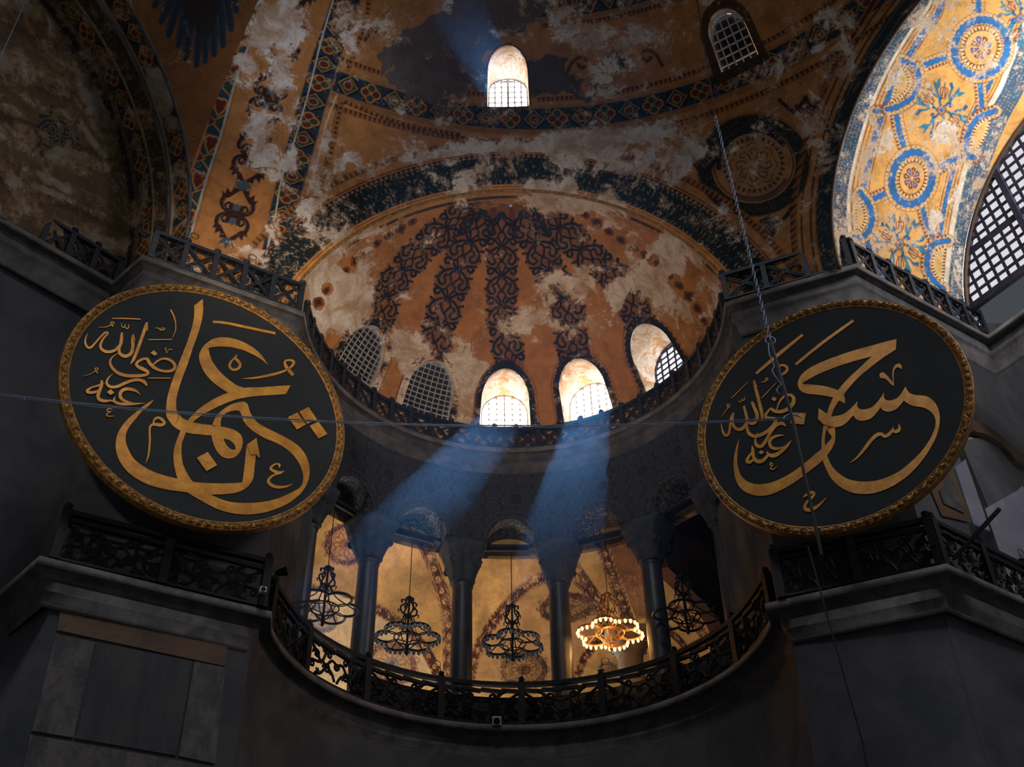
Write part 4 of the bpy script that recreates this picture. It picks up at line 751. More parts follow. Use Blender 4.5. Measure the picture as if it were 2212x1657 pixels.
# carved wall with its arches
CR = AR0 + .52; COLA = [math.degrees(math.atan2(p[0] - C2[0], p[1] - C2[1])) for p in (on_cyl(x, 1320, C2, CR) for x in (640, 788, 998, 1209, 1417, 1590))]
ARCHA = [-400] + [(COLA[i] + COLA[i + 1]) / 2 for i in range(5)]
ZSP, AHW = 16.42, .66
def arch_sd(a, z, r=AR0):
    d = np.full(a.shape, 9.0)
    for k in ARCHA:
        u = (a - D2(k)) * AR0; d = np.minimum(d, np.where(z > ZSP, np.hypot(u, z - ZSP) - AHW, np.abs(u) - AHW))
    return d
def carve_paint(V):
    a = np.arctan2(V[:, 0] - C2[0], V[:, 1] - C2[1]); x = a * AR0; z = V[:, 2]; f = Fresco(V, (44, 46, 54), np.stack([x * 100, z * 100], 1)); f.peel[:] = 0; c = (78, 80, 88)
    g = .46; gx = x / g; gz = (z - 16.3) / g + .5 * (np.floor(x / g) % 2); i = np.floor(gx); j = np.floor(gz); px = gx - i - .5; pz = gz - j - .5; r = np.hypot(px, pz); an = np.arctan2(pz, px) * np.where((i + j) % 2 == 0, 1, -1)
    sp = np.abs(np.mod(r * 7 - an / (2 * PI), 1) - .5) < .16; lf = np.abs(np.mod(an * 8 / (2 * PI), 1) - .5) < .25
    f.put(np.arange(len(V)), lin(c), np.where(sp & (r < .46), .55, 0) + np.where((r > .38) & (r < .48) & lf, .4, 0))
    for k in np.arange(-80, 90, 13.25):
        d = np.hypot(x - D2(k) * AR0, z - 17.75); m = np.nonzero(d < .3)[0]; f.put(m, lin((40, 42, 50)), np.ones(len(m))); m = np.nonzero((np.abs(d - .2) < .012) | (np.abs(d - .26) < .012))[0]; f.put(m, lin(c), np.ones(len(m)) * .7)
    d = arch_sd(a, z); m = np.nonzero((d > .05) & (d < .075) | (d > .24) & (d < .262))[0]; f.put(m, lin(c), np.ones(len(m)) * .7)
    for zz in (18.34, 18.42, 16.28): m = np.nonzero(np.abs(z - zz) < .012)[0]; f.put(m, lin(c), np.ones(len(m)) * .6)
    return f
aw = np.radians(np.linspace(-90, 90, 900)); zw = np.linspace(ZSP - .02, 18.6, 120)
for nm, r, fl in (('front', AR0, False), ('back', AR0 + 1.0, True)):
    Pg = np.stack([C2[0] + r * np.sin(aw)[:, None] + 0 * zw, C2[1] + r * np.cos(aw)[:, None] + 0 * zw, np.broadcast_to(zw, (900, 120))], -1)
    ac = (aw[:-1] + aw[1:]) / 2; zc = (zw[:-1] + zw[1:]) / 2; kp = arch_sd(ac[:, None] + 0 * zc, zc[None] + 0 * ac[:, None]) > 0
    V, F, _ = grid(Pg, kp, not fl)
    if nm == 'front': fr = carve_paint(V); arcade = tag(link('wall_arcade', mkmesh('wall_arcade', V, F, M['spandrel'], True, None, fr.attrs())), 'dark carved arcade wall with scrolls between the columns and the shell vault', 'wall', kind='structure')
    else: link('back_face', mkmesh('back_face', V, F, M['soot'], True), arcade)
mb = MB()
for k in ARCHA[1:]:
    pr = [(-AHW, ZSP - .02)] + [(-AHW * math.cos(q), ZSP + AHW * math.sin(q)) for q in np.linspace(0, PI, 24)] + [(AHW, ZSP - .02)]
    Pg = np.array([[polar(D2(k) + u / AR0, r, z) for r in np.linspace(AR0 - .01, AR0 + 1.01, 14)] for u, z in pr]); V, F, _ = grid(Pg); mb.add(V, F)
t_ = NT('painted_soffit'); v_ = t_.n('ShaderNodeTexNoise'); v_.inputs['Scale'].default_value = 3.2; v_.inputs['Distortion'].default_value = 3.0; v_.inputs['Detail'].default_value = 3; t_.l(t_.co(), v_.inputs['Vector'])
t_.bsdf(t_.mix(t_.step(t_.math('ABSOLUTE', t_.math('SUBTRACT', v_.outputs['Fac'], .5)), .02, .05), L4((120, 112, 100)), L4((44, 48, 58))), .8); M['soffit'] = t_.m
mb.build('soffit', M['soffit'], arcade, True)
for sg, a0, a1 in (('left', -92, COLA[0] - 2.2), ('right', COLA[5] + 2.2, 92)):  # left wall stands there; right one added over an open, dark bay
    Pg = np.array([[polar(a, r, z) for r, z in ((AR0 + .95, 11.0), (AR0 + .22, 11.0), (AR0 + .22, 16.5), (AR0 + .95, 16.5))] for a in np.radians(np.linspace(a0, a1, 24))]); V, F, _ = grid(Pg); wk = MB().add(V, F); wk.F += [tuple(range(4)), tuple(range(len(V) - 4, len(V)))[::-1]]
    tag(wk.build('wall_' + sg, M['veined']), 'dark veined marble wall between the end column and the %s pier' % sg, 'wall', kind='structure')
# blocks of wall above each capital, closing the arcade between the arches
# columns
def capital_mesh(name):
    prof = [(0, .27, .27, 0), (.06, .33, .33, .1), (.10, .30, .30, .1), (.25, .33, .33, .3), (.42, .37, .38, .5), (.54, .43, .44, .6), (.62, .39, .42, .7), (.66, .44, .46, .8), (.85, .49, .50, .9), (1.05, .57, .51, 1), (1.08, .60, .52, 1), (1.20, .61, .52, 1)]
    V = []; n = 48
    for j, (z, rx, ry, sq) in enumerate(prof):
        for k in range(n):
            q = 2 * PI * k / n; p = 2 + sq * 8; c_, s_ = math.cos(q), math.sin(q); m = (abs(c_) ** p + abs(s_) ** p) ** (-1 / p)
            lob = 1 + (.07 * abs(math.sin(q * 4)) if 2 <= j <= 5 else 0) + (.04 * math.sin(q * 12) if 4 <= j <= 8 else 0); V.append((rx * c_ * m * lob, ry * s_ * m * lob, z))
    F = [(j * n + k, j * n + (k + 1) % n, (j + 1) * n + (k + 1) % n, (j + 1) * n + k) for j in range(len(prof) - 1) for k in range(n)] + [tuple(range((len(prof) - 1) * n, len(prof) * n))]
    mb = MB().add(V, F)
    for sx in (-1, 1):
        for sy in (-1, 1): mb.tube([(sx * (.38 + .06 * math.cos(q) * (1 - q / 16)), sy * .38, .52 + .08 * math.sin(q) * (1 - q / 16)) for q in np.linspace(0, 11, 26)], .035, 5)
    return mb.mesh(name, M['capital'], True)
capm = capital_mesh('capital')
shm = MB().lathe([(.36, 0), (.36, .12), (.31, .16), (.34, .24), (.30, .30), (.285, .34), (.29, 1.2), (.285, 2.4), (.265, 4.0), (.26, 4.02), (.29, 4.05), (.29, 4.11), (.26, 4.14)], 28).mesh('shaft', M['column'], True)
CLAB = ['leftmost dark gallery column, half hidden by the left black medallion', 'second dark gallery column from the left, beside the bare iron chandelier', 'dark gallery column left of the arcade centre, between two unlit chandeliers',
        'dark gallery column right of the arcade centre, orange lamplight along its foot', 'dark gallery column just right of the lit chandelier', 'rightmost dark gallery column, in shadow beside the right black medallion']
for k, a in enumerate(COLA):
    p = polar(D2(a), CR, 11.06); root = empty('gallery_column', tuple(p), -D2(a)); tag(root, CLAB[k], 'column', 'dark columns of the gallery arcade', 'thing'); link('shaft', shm, root); c = link('capital', capm, root); c.location = (0, 0, 4.14)
# iron tie beams across the arches
TLAB = ['hidden behind the left medallion', 'in the arch above the bare iron chandelier', 'in the arch left of centre, above an unlit chandelier', 'in the middle arch', 'in the arch above the lit chandelier', 'in the dark arch by the right medallion']
for k in range(1, 6):
    bw_ = AHW / AR0 - .002; p0, p1 = polar(D2(ARCHA[k]) - bw_, CR, ZSP + .03), polar(D2(ARCHA[k]) + bw_, CR, ZSP + .03); mb = MB(); mb.bar(p0, p1, .16, .10); mb.bar(p0 + (0, 0, -.09), p0 + (p1 - p0) * .86 + (0, 0, -.09), .06, .05)
    tag(mb.build('tie_beam', M['irondark']), 'dark iron tie beam ' + TLAB[k], 'beam', 'tie beams of the gallery arches', 'thing')

# ------------------------------------------------------------------ gallery behind the columns
def vault_paint(V):
    f = Fresco(V, (200, 158, 98)); f.peel[:] = .36; PX, PY = f.P.T
    n = np.sin(PX * .021 + PY * .013) + np.sin(PX * .008 - PY * .027 + 2) + np.sin(PX * .045 + PY * .031 + 1); f.c *= (1 + .13 * n)[:, None]
    for (x_, y_, rx_, ry_, ro_, al_) in ((930, 1262, 60, 26, 14, .4), (860, 1230, 50, 24, -10, .25), (700, 1250, 70, 22, 8, .35), (660, 1225, 40, 20, 0, .3), (1040, 1350, 16, 50, 10, .3), (1150, 1215, 50, 20, 20, .22), (1110, 1290, 24, 40, 0, .2), (1180, 1300, 30, 18, 0, .3), (1160, 1400, 40, 30, 0, .25), (1440, 1420, 30, 20, 0, .3)):
        f.warp(True, 6); f.fill(f.oval((x_, y_), rx_, ry_, ro_), (112, 84, 58), al_, 0, 16); f.warp(False)
    z_ = lambda x, y: (560 + x * .36212, 960 + y * .36212); w_ = lambda x, y: (1000 + x * .36217, 960 + y * .36217)
    # lunettes first
    f.fill([(560, 1268), (640, 1267), (700, 1272), (763, 1290), (800, 1320), (840, 1500), (560, 1500)], (216, 188, 150), smooth=0); f.stroke([(600, 1262), (650, 1266), (705, 1273), (765, 1292)], 9, (84, 62, 54), smooth=5)
    f.fill([(800, 1318), (830, 1330), (880, 1372), (915, 1420), (945, 1480), (800, 1500)], (218, 188, 146)); f.fill([(1226, 1246), (1181, 1248), (1145, 1264), (1109, 1298), (1080, 1330), (1054, 1366), (1022, 1436), (1010, 1500), (1240, 1500), (1300, 1320), (1282, 1292), (1261, 1266)], (190, 148, 100))
    rib = lambda p, hw, sm_=6: f.band(p, hw, f_star, sm_, False, 25)
    rib([(806, 1312), (838, 1330), (880, 1360), (914, 1398), (938, 1440), (956, 1490)], 11); rib([(876, 1080), (886, 1125), (918, 1181), (938, 1228), (955, 1279), (965, 1322), (970, 1376), (971, 1500)], 14)
    rib([(1010, 1490), (1022, 1431), (1036, 1394), (1054, 1362), (1080, 1326), (1109, 1293), (1145, 1261), (1181, 1246), (1224, 1242), (1261, 1264), (1282, 1290), (1297, 1320), (1304, 1345)], 12)
    rib([(1215, 1180), (1232, 1210), (1261, 1250), (1290, 1294), (1312, 1340)], 11); rib([(1272, 1090), (1282, 1134), (1300, 1177), (1315, 1220), (1333, 1271), (1351, 1322), (1364, 1380)], 14); rib([(1306, 1370), (1284, 1394), (1262, 1424), (1240, 1480)], 9)
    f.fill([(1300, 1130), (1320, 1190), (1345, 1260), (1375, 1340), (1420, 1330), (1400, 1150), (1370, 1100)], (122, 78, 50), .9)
    rib([(1430, 1330), (1462, 1318), (1490, 1336), (1512, 1360), (1528, 1386)], 10); rib([(1436, 1352), (1462, 1378), (1482, 1400)], 8); f.fill([(1448, 1345), (1470, 1332), (1500, 1362), (1512, 1378), (1488, 1388)], (214, 168, 110))
    # medallions and lacework
    def lace(c, rx, ry, rot, cols, seed=0):
        f.fill(f.oval(c, rx, ry, rot), cols[0], .55); f.band(f.oval(c, rx * .86, ry * .86, rot), rx * .12, f_fleck(cols[1], [cols[2], cols[0]], 2.4, .7, seed), 0, True); f.stroke(f.oval(c, rx * .66, ry * .66, rot), 2, cols[1], .9, True)
        for a in range(0, 360, 30):
            q = lambda r, o: (c[0] + rx * r * math.cos(math.radians(a + o + rot)), c[1] + ry * r * math.sin(math.radians(a + o + rot))); f.stroke([q(.2, 0), q(.4, 14), q(.58, 4), q(.52, -12)], 2.6, cols[1], .85, smooth=4); f.stroke([q(.98, -9), q(1.1, 0), q(.98, 9)], 2.6, cols[1], .8, smooth=4)
        f.fill(f.oval(c, rx * .3, ry * .3, rot), cols[2], .8); f.fill(f.oval(c, rx * .12, ry * .14, rot), cols[1], .9)
    lace((748, 1176), 48, 46, 0, ((186, 132, 96), (74, 50, 64), (150, 92, 76))); lace((690, 1336), 42, 28, 20, ((196, 170, 150), (110, 112, 128), (150, 150, 160)), 1); lace((846, 1434), 56, 46, 20, ((206, 160, 120), (130, 84, 76), (122, 140, 152)), 2)
    lace((1224, 1313), 60, 30, -6, ((150, 108, 74), (70, 46, 44), (104, 70, 56)), 3); lace((1132, 1446), 52, 40, 0, ((140, 100, 70), (66, 46, 40), (96, 70, 52)), 4); lace((1312, 1446), 20, 16, 0, ((200, 160, 110), (92, 64, 56), (150, 110, 80)), 5); lace((1052, 1150), 20, 30, 0, ((190, 150, 120), (92, 60, 66), (160, 110, 96)), 6); lace((1470, 1180), 60, 66, 0, ((120, 84, 62), (60, 44, 42), (84, 60, 50)), 7)
    for b in [(930, 1215, 30, 60, 30, .5), (1140, 1250, 40, 20, -30, .72), (1250, 1180, 30, 30, 0, .6), (640, 1200, 40, 30, 0, .66), (1030, 1300, 12, 20, 0, .6), (1090, 1180, 40, 30, 0, .45)]: f.blob(*b)
    return f
prof = spl([(6.42, 16.4), (6.55, 17.6), (7.1, 19.0), (8.6, 19.9), (10.2, 19.8), (11.6, 18.8), (12.5, 17.2), (12.8, 15.6), (12.85, 13.6), (12.85, 11.0)], 34)
for sg, am in ((-1, 67.5), (1, 72)): tag(link('wall_gallery', mkmesh('wall_gallery', [polar(D2(am * sg), r, z) for r, z in ((6.45, 11), (12.9, 11), (12.9, 20.4), (6.45, 20.4))], [(0, 1, 2, 3)], M['panelgreen'])), 'dark end wall of the gallery, ' + ('left' if sg < 0 else 'right'), 'wall', kind='structure')
aw = np.radians(np.concatenate([np.linspace(-68, -60, 30, endpoint=False), np.linspace(-60, 60, 900), np.linspace(60, 72, 31)[1:]]))
Pg = np.stack([C2[0] + prof[None, :, 0] * np.sin(aw)[:, None], C2[1] + prof[None, :, 0] * np.cos(aw)[:, None], np.broadcast_to(prof[None, :, 1], (len(aw), len(prof)))], -1)
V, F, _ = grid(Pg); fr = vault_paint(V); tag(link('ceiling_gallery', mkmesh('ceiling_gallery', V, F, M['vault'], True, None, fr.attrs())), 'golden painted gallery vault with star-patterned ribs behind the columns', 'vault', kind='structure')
Pg = np.array([[polar(a, r, 11.05) for r in (5.3, 12.9)] for a in np.radians(np.linspace(-78, 72, 60))]); V, F, _ = grid(Pg); tag(link('floor_gallery', mkmesh('floor_gallery', V, F, M['floor'])), 'gallery floor behind the columns', 'floor', kind='structure')
ra_ = D2(34.0); tg = np.array((math.cos(ra_), -math.sin(ra_), 0)); P = [polar(ra_, r, z) for r, z in ((6.45, 20.35), (6.45, 15.3), (7.4, 15.25), (8.6, 15.2), (9.4, 15.0), (9.9, 14.4), (10.1, 11.06), (12.9, 11.06), (12.9, 20.35))]
tag(MB().prism(P, tg, .4).build('wall_bay', M['baywall']), 'dark brown cross wall between the gallery bays, right of the lit chandelier', 'wall', kind='structure')  # added wall: stands in for the bay's shade and blocks light into it
mb = MB(); b = on_cyl(1362, 1420, C2, 9.2); root = empty('inner_column', (b[0], b[1], 11.05)); tag(root, 'pale column with scrolled capital inside the gallery, below the lit chandelier', 'column', kind='thing'); h = b[2] - 11.05
MB().lathe([(.5, 0), (.5, .2), (.40, .3), (.38, h * .5), (.36, h)], 24).build('shaft', M['palecol'], root, True)
c = link('capital', capital_mesh('pale_capital'), root); c.location = (0, 0, h); c.scale = (1.15, 1.15, .62); c.data.materials[0] = M['palecol']
# unseen area lamps near the gallery floor, added to brighten the vault
for k, (a, pw) in enumerate(((-60, 130), (-34, 250), (-10, 190), (10, 75))):
    p = polar(D2(a), 11.2, 11.9); light('gallery_window_daylight', 'AREA', tuple(p), tuple(polar(D2(a), 9.6, 19.0)), pw, (1.0, 0.90, 0.76), (2.4, 1.6))

Pg = np.array([[polar(a, r, z) for r, z in ((5.33, 11.05), (5.33, 11.80), (5.43, 11.80), (5.43, 11.05))] for a in np.radians(np.linspace(-47, 72, 70))]); V, F, _ = grid(Pg)
tag(link('wall_parapet', mkmesh('wall_parapet', V, F, M['shutter'], True)), 'low dark parapet behind the gallery balustrade', 'parapet', kind='structure')
# ------------------------------------------------------------------ balustrades
def lattice_panel(L, h):
    mb = MB(); x0, x1, z0, z1 = -L / 2 + .03, L / 2 - .03, .07, h - .09; zm = (z0 + z1) / 2
    for o in (-.07, .07):
        mb.bar((x0, 0, z0 - o * .5 + .02), (x1, 0, z1 - o * .5 - .02), .034, .030); mb.bar((x0, 0, z1 + o * .5 - .02), (x1, 0, z0 + o * .5 + .02), .034, .030)
    mb.lathe([(.085, -.015), (.085, .015)], 8)
    mb.V = mb.V[:32] + [(v[0], v[2], v[1] + zm) for v in mb.V[32:]]; mb.F.append(tuple(range(len(mb.V) - 8, len(mb.V)))); mb.F.append(tuple(range(len(mb.V) - 16, len(mb.V) - 8)))
    for sx in (-1, 1):
        for z in (z0 + .05, z1 - .05): mb.tube([(sx * (L * .2) + .04 * math.cos(q), 0, z + .04 * math.sin(q)) for q in np.linspace(0, 2 * PI, 9)[:-1]], .018, 4, True)
        mb.tube([(sx * (L * .36) + .03 * math.cos(q), 0, zm + .045 * math.sin(q)) for q in np.linspace(0, 2 * PI, 9)[:-1]], .018, 4, True)
    return mb
def scroll_panel(L, h):
    mb = MB(); z0, z1 = .08, h - .26; n = 0
    for sx in (-1, 1):
        for (x, z, r) in ((.16, .3, .13), (.34, .62, .12), (.40, .24, .10), (.14, .76, .10)):
            x *= L; z = z0 + z * (z1 - z0); mb.tube([(sx * (x + r * (1 - q / 9) * math.cos(q)), 0, z + r * (1 - q / 9) * math.sin(q)) for q in np.linspace(0, 7.5, 16)], 0.034, 4)
        for p in ([(.02, .0), (.08, .25), (.22, .45), (.20, .8), (.30, 1)], [(.48, .0), (.42, .35), (.28, .42), (.36, .75), (.48, 1)], [(.0, .55), (.1, .62), (.24, .1), (.34, .0)]):
            P = spl([(sx * x * L, 0, z0 + z * (z1 - z0)) for x, z in p], 5); mb.tube(P, .038, 4)
        for (x, z) in ((.1, .25), (.26, .45), (.38, .75), (.44, .2), (.22, .85), (.3, .12)):
            c = np.array((sx * x * L, 0, z0 + z * (z1 - z0))); mb.prism([c + (.075 * math.cos(q) * (1 if k % 2 == 0 else .45), .015, .075 * math.sin(q) * (1 if k % 2 == 0 else .45)) for k, q in enumerate(np.linspace(0, 2 * PI, 10, endpoint=False))], (0, -1, 0), .03)
    mb.lathe([(.001, -.02), (.09, -.02), (.09, .02), (.001, .02)], 10); m = 40; mb.V = mb.V[:-m] + [(v[0], v[2], v[1] + (z0 + z1) / 2) for v in mb.V[-m:]]
    return mb
def balustrade(name, label, path, h, pitch, kind, mat, group, zb, hooks=()):
    path = resamp(path, max(2, int(round(np.linalg.norm(np.diff(np.asarray(path), axis=0), axis=1).sum() / pitch)) + 1)) if True else path
    N = len(path); mid = path[N // 2]; root = empty(name, (mid[0], mid[1], zb)); tag(root, label, 'balustrade', group); P3 = np.c_[path - mid, np.zeros(N)]
    fine = spl(P3, 4) if N > 3 else P3
    mb = MB()
    for i in range(len(fine) - 1): mb.bar(fine[i] + (0, 0, h - .05), fine[i + 1] + (0, 0, h - .05), .14, .10)
    mb.build('handrail', mat, root); mb = MB()
    for i in range(len(fine) - 1): mb.bar(fine[i] + (0, 0, .035), fine[i + 1] + (0, 0, .035), .08, .05)
    if kind == 'scroll':
        mr = MB()
        for i in range(len(fine) - 1): mr.bar(fine[i] + (0, 0, h - .20), fine[i + 1] + (0, 0, h - .24), .10, .08)
        mr.build('middle_rail', mat, root)
    mb.build('bottom_rail', mat, root)
    Ls = np.linalg.norm(np.diff(P3, axis=0), axis=1); pm = (lattice_panel if kind == 'lattice' else scroll_panel)(Ls.mean(), h).mesh('lattice_panel' if kind == 'lattice' else 'scroll_panel', mat)
    pw = .13 if kind == 'lattice' else .17; b = MB().box((0, 0, h / 2), (pw, pw, h)); b.lathe([(.001, h), (.06, h), (.10, h + .03), (.06, h + .07), (.085, h + .11), (.04, h + .16), (.001, h + .17)], 8); post = b.mesh('post', mat)
    for i in range(N):
        d = P3[min(i + 1, N - 1)] - P3[max(i - 1, 0)]; o = link('post', post, root); o.location = P3[i]; o.rotation_euler = (0, 0, math.atan2(d[1], d[0]))
    for i in range(N - 1):
        d = P3[i + 1] - P3[i]; o = link(pm.name.split('.')[0], pm, root); o.location = (P3[i] + P3[i + 1]) / 2; o.rotation_euler = (0, 0, math.atan2(d[1], d[0]))
    for (i, tilt) in hooks:
        if i >= N: continue
        p = P3[i] + (0, 0, h + .12); d = P3[min(i + 1, N - 1)] - P3[max(i - 1, 0)]; d = d / np.linalg.norm(d)
        q = [p + d * (.02 * tilt) + (0, 0, .0), p + d * (.03 * tilt) + (0, 0, .16)] + [p + d * (tilt * (.12 + .10 * math.cos(s))) + (0, 0, .22 + .09 * math.sin(s)) for s in np.linspace(PI, -PI * .8, 12)]
        MB().tube(q, .009, 4).build('wire_loop', M['irondark'], root)
    return root
upg, lwg = 'lattice balustrades on the upper cornice', 'scrollwork balustrades of the gallery'
balustrade('balustrade', 'curved iron lattice balustrade around the foot of the shell vault', np.array(arc(5.36, -90, 90, 80)), .75, .66, 'lattice', M['iron'], upg, 19.47, ((5, 1), (8, -1), (12, 1), (17, -1), (20, 1), (22, -1), (23, 1)))
balustrade('balustrade', 'straight iron lattice balustrade above the left black medallion', np.array([(-8.55, 18.12), (-5.32, 20.0)]), .92, .68, 'lattice', M['iron'], upg, 19.47, ((1, 1), (3, 1), (4, -1)))
balustrade('balustrade', 'dim lattice balustrade before the streaked wall at the far left', np.array([(-13.6, 14.75), (-9.7, 19.05)]), .92, .68, 'lattice', M['iron'], upg, 19.47, ((3, 1), (5, 1)))
balustrade('balustrade', 'shadowed lattice balustrade between the shell vault and the sunlit arch', np.array([(5.42, 19.90), (8.26, 18.78)]), .92, .9, 'lattice', M['iron'], upg, 19.47, ((1, -1),))
balustrade('balustrade', 'daylit lattice balustrade below the sunlit painted arch', np.array([(8.44, 18.86), (12.45, 21.50)]), .92, .66, 'lattice', M['iron'], upg, 19.47, ((1, -1), (5, -1)))
balustrade('balustrade', 'curved iron scrollwork balustrade in front of the gallery columns', np.array(arc(5.24, -88, 88, 80)), 1.08, 2.1, 'scroll', M['irondark'], lwg, 11.06, ((2, 1), (3, -1), (4, 1), (5, 1)))
balustrade('balustrade', 'dark scrollwork balustrade below the left black medallion', np.array([(-8.65, 17.9), (-5.1, 19.85)]), 1.1, 2.0, 'scroll', M['irondark'], lwg, 11.06)
balustrade('balustrade', 'dark scrollwork balustrade below the right black medallion', np.array([(5.35, 19.85), (8.2, 18.7)]), 1.1, 1.5, 'scroll', M['irondark'], lwg, 11.06)
balustrade('balustrade', 'grey scrollwork balustrade in the right-hand recess at the picture edge', np.array([(8.3, 18.75), (12.0, 21.5)]), 1.1, 1.5, 'scroll', M['irondark'], lwg, 11.06, ((1, 1), (2, 1)))

# ------------------------------------------------------------------ the two great round boards with gilded writing
CA, CB, CC_, CD, CE, CF = (160, 650, 260 / 1657), (340, 640, 380 / 2212), (230, 860, 460 / 2212), (1550, 680, 200 / 975), (1680, 700, 370 / 2212), (1570, 880, 480 / 2212)
def tr(k, P): P = np.asarray(P, float); Q = P.copy(); Q[:, 0] = k[0] + P[:, 0] * k[2]; Q[:, 1] = k[1] + P[:, 1] * k[2]; return Q if P.shape[1] == 2 else np.c_[Q[:, :2], P[:, 2] * k[2]]
def roundel(label, azn, cpx, D, rad, strips, pens, polys, wires):
    n = np.array((math.sin(math.radians(azn)), -math.cos(math.radians(azn)), 0)); c = ray(*cpx); c = c / np.linalg.norm(c) * D; d = n @ c
    root = empty('calligraphy_roundel', tuple(c)); tag(root, label, 'roundel', 'round calligraphy boards hung on the piers'); h = np.array((math.cos(math.radians(azn)), math.sin(math.radians(azn)), 0)); up = np.array((0, 0, 1.0))
    q = np.linspace(0, 2 * PI, 121)[:-1]; ri = rad * .945
    mb = MB(); mb.prism([h * ri * math.cos(a) + up * ri * math.sin(a) for a in q], n, .02); b = len(mb.V); mb.V += [tuple(np.array(v) - n * .10) for v in mb.V[120:]]; mb.F.append(tuple(range(b, b + 120))[::-1]); mb.build('board', M['board'], root)
    prof = [(.935, -.10), (.935, .03), (.945, .045), (.95, .03), (.955, .06), (.972, .085), (.985, .075), (.988, .05), (.995, .055), (1.0, .03), (1.0, -.12), (.935, -.10)]; N = 480; V = []
    for (r, z) in prof:
        for k in range(N): a = 2 * PI * k / N; V.append((h * math.cos(a) + up * math.sin(a)) * rad * r + n * (z + (.022 * math.sin(k * PI * 2 / 4.8) * (1 if .95 < r < .99 and z > .05 else 0))))
    F = [(j * N + k, j * N + (k + 1) % N, (j + 1) * N + (k + 1) % N, (j + 1) * N + k) for j in range(len(prof) - 1) for k in range(N)]; MB().add(V, F).build('frame', M['frame'], root, False); fro = [c_ for c_ in root.children if c_.name.startswith('frame')][0]
    mb = MB()
    for k in range(110):   # carved leaves around the frame
        a = 2 * PI * k / 110; e = h * math.cos(a) + up * math.sin(a); t = -h * math.sin(a) + up * math.cos(a); p = e * rad * .972 + n * .075; s_ = 1 if k % 2 else -1
        mb.tube([p - t * .07 - e * .05 * s_, p - t * .02 + n * .02 + e * .015, p + t * .03 + n * .025 + e * .035 * s_, p + t * .08 - e * .01], [.008, .022, .02, .006], 4)
    mb.build('carved_leaves', M['frame'], fro)
    mb = MB(); on = lambda x, y: on_plane(x, y, n, d) - c; lev = [0]
    def z(): lev[0] += 1; return .022 + .0004 * lev[0]
    def strip(A, B):
        A = resamp(spl(A, 8), 70); B = resamp(spl(B, 8), 70); o = n * z(); mb.ribbon([on(*p) + o for p in A], [on(*p) + o for p in B], n, .012)
    def pen(P):
        P = spl(P, 7); t = np.gradient(P[:, :2], axis=0); t /= np.linalg.norm(t, axis=1)[:, None] + 1e-9; nn = np.stack([-t[:, 1], t[:, 0]], 1) * np.maximum(P[:, 2:3], .25) / 2; o = n * z(); mb.ribbon([on(*p) + o for p in P[:, :2] + nn], [on(*p) + o for p in P[:, :2] - nn], n, .012)
    for A, B in strips: strip(A, B)
    for P in pens: pen(P)
    for P in polys: mb.prism([on(*p) + n * z() for p in P], n, .012)
    mb.build('gilt_lettering', M['gold'], root); mb = MB()
    for x in wires: mb.tube([h * x * rad * .6 + up * rad * .82 - n * .1, h * x * rad * .5 + up * (rad * .82 + 1.6) - n * (1.0)], .015, 5)
    mb.build('hanging_wire', M['irondark'], root) if wires else None
    mb = MB()
    for sx in (-1, 1): mb.bar(h * sx * rad * .45 - n * .10 - up * .2, h * sx * rad * .45 - n * .8 - up * .2, .06, .06)
    mb.build('wall_bracket', M['irondark'], root)
    return root
A_, B_, C_ = (lambda P: tr(CA, P)), (lambda P: tr(CB, P)), (lambda P: tr(CC_, P))
cat = lambda *a: np.concatenate(a)
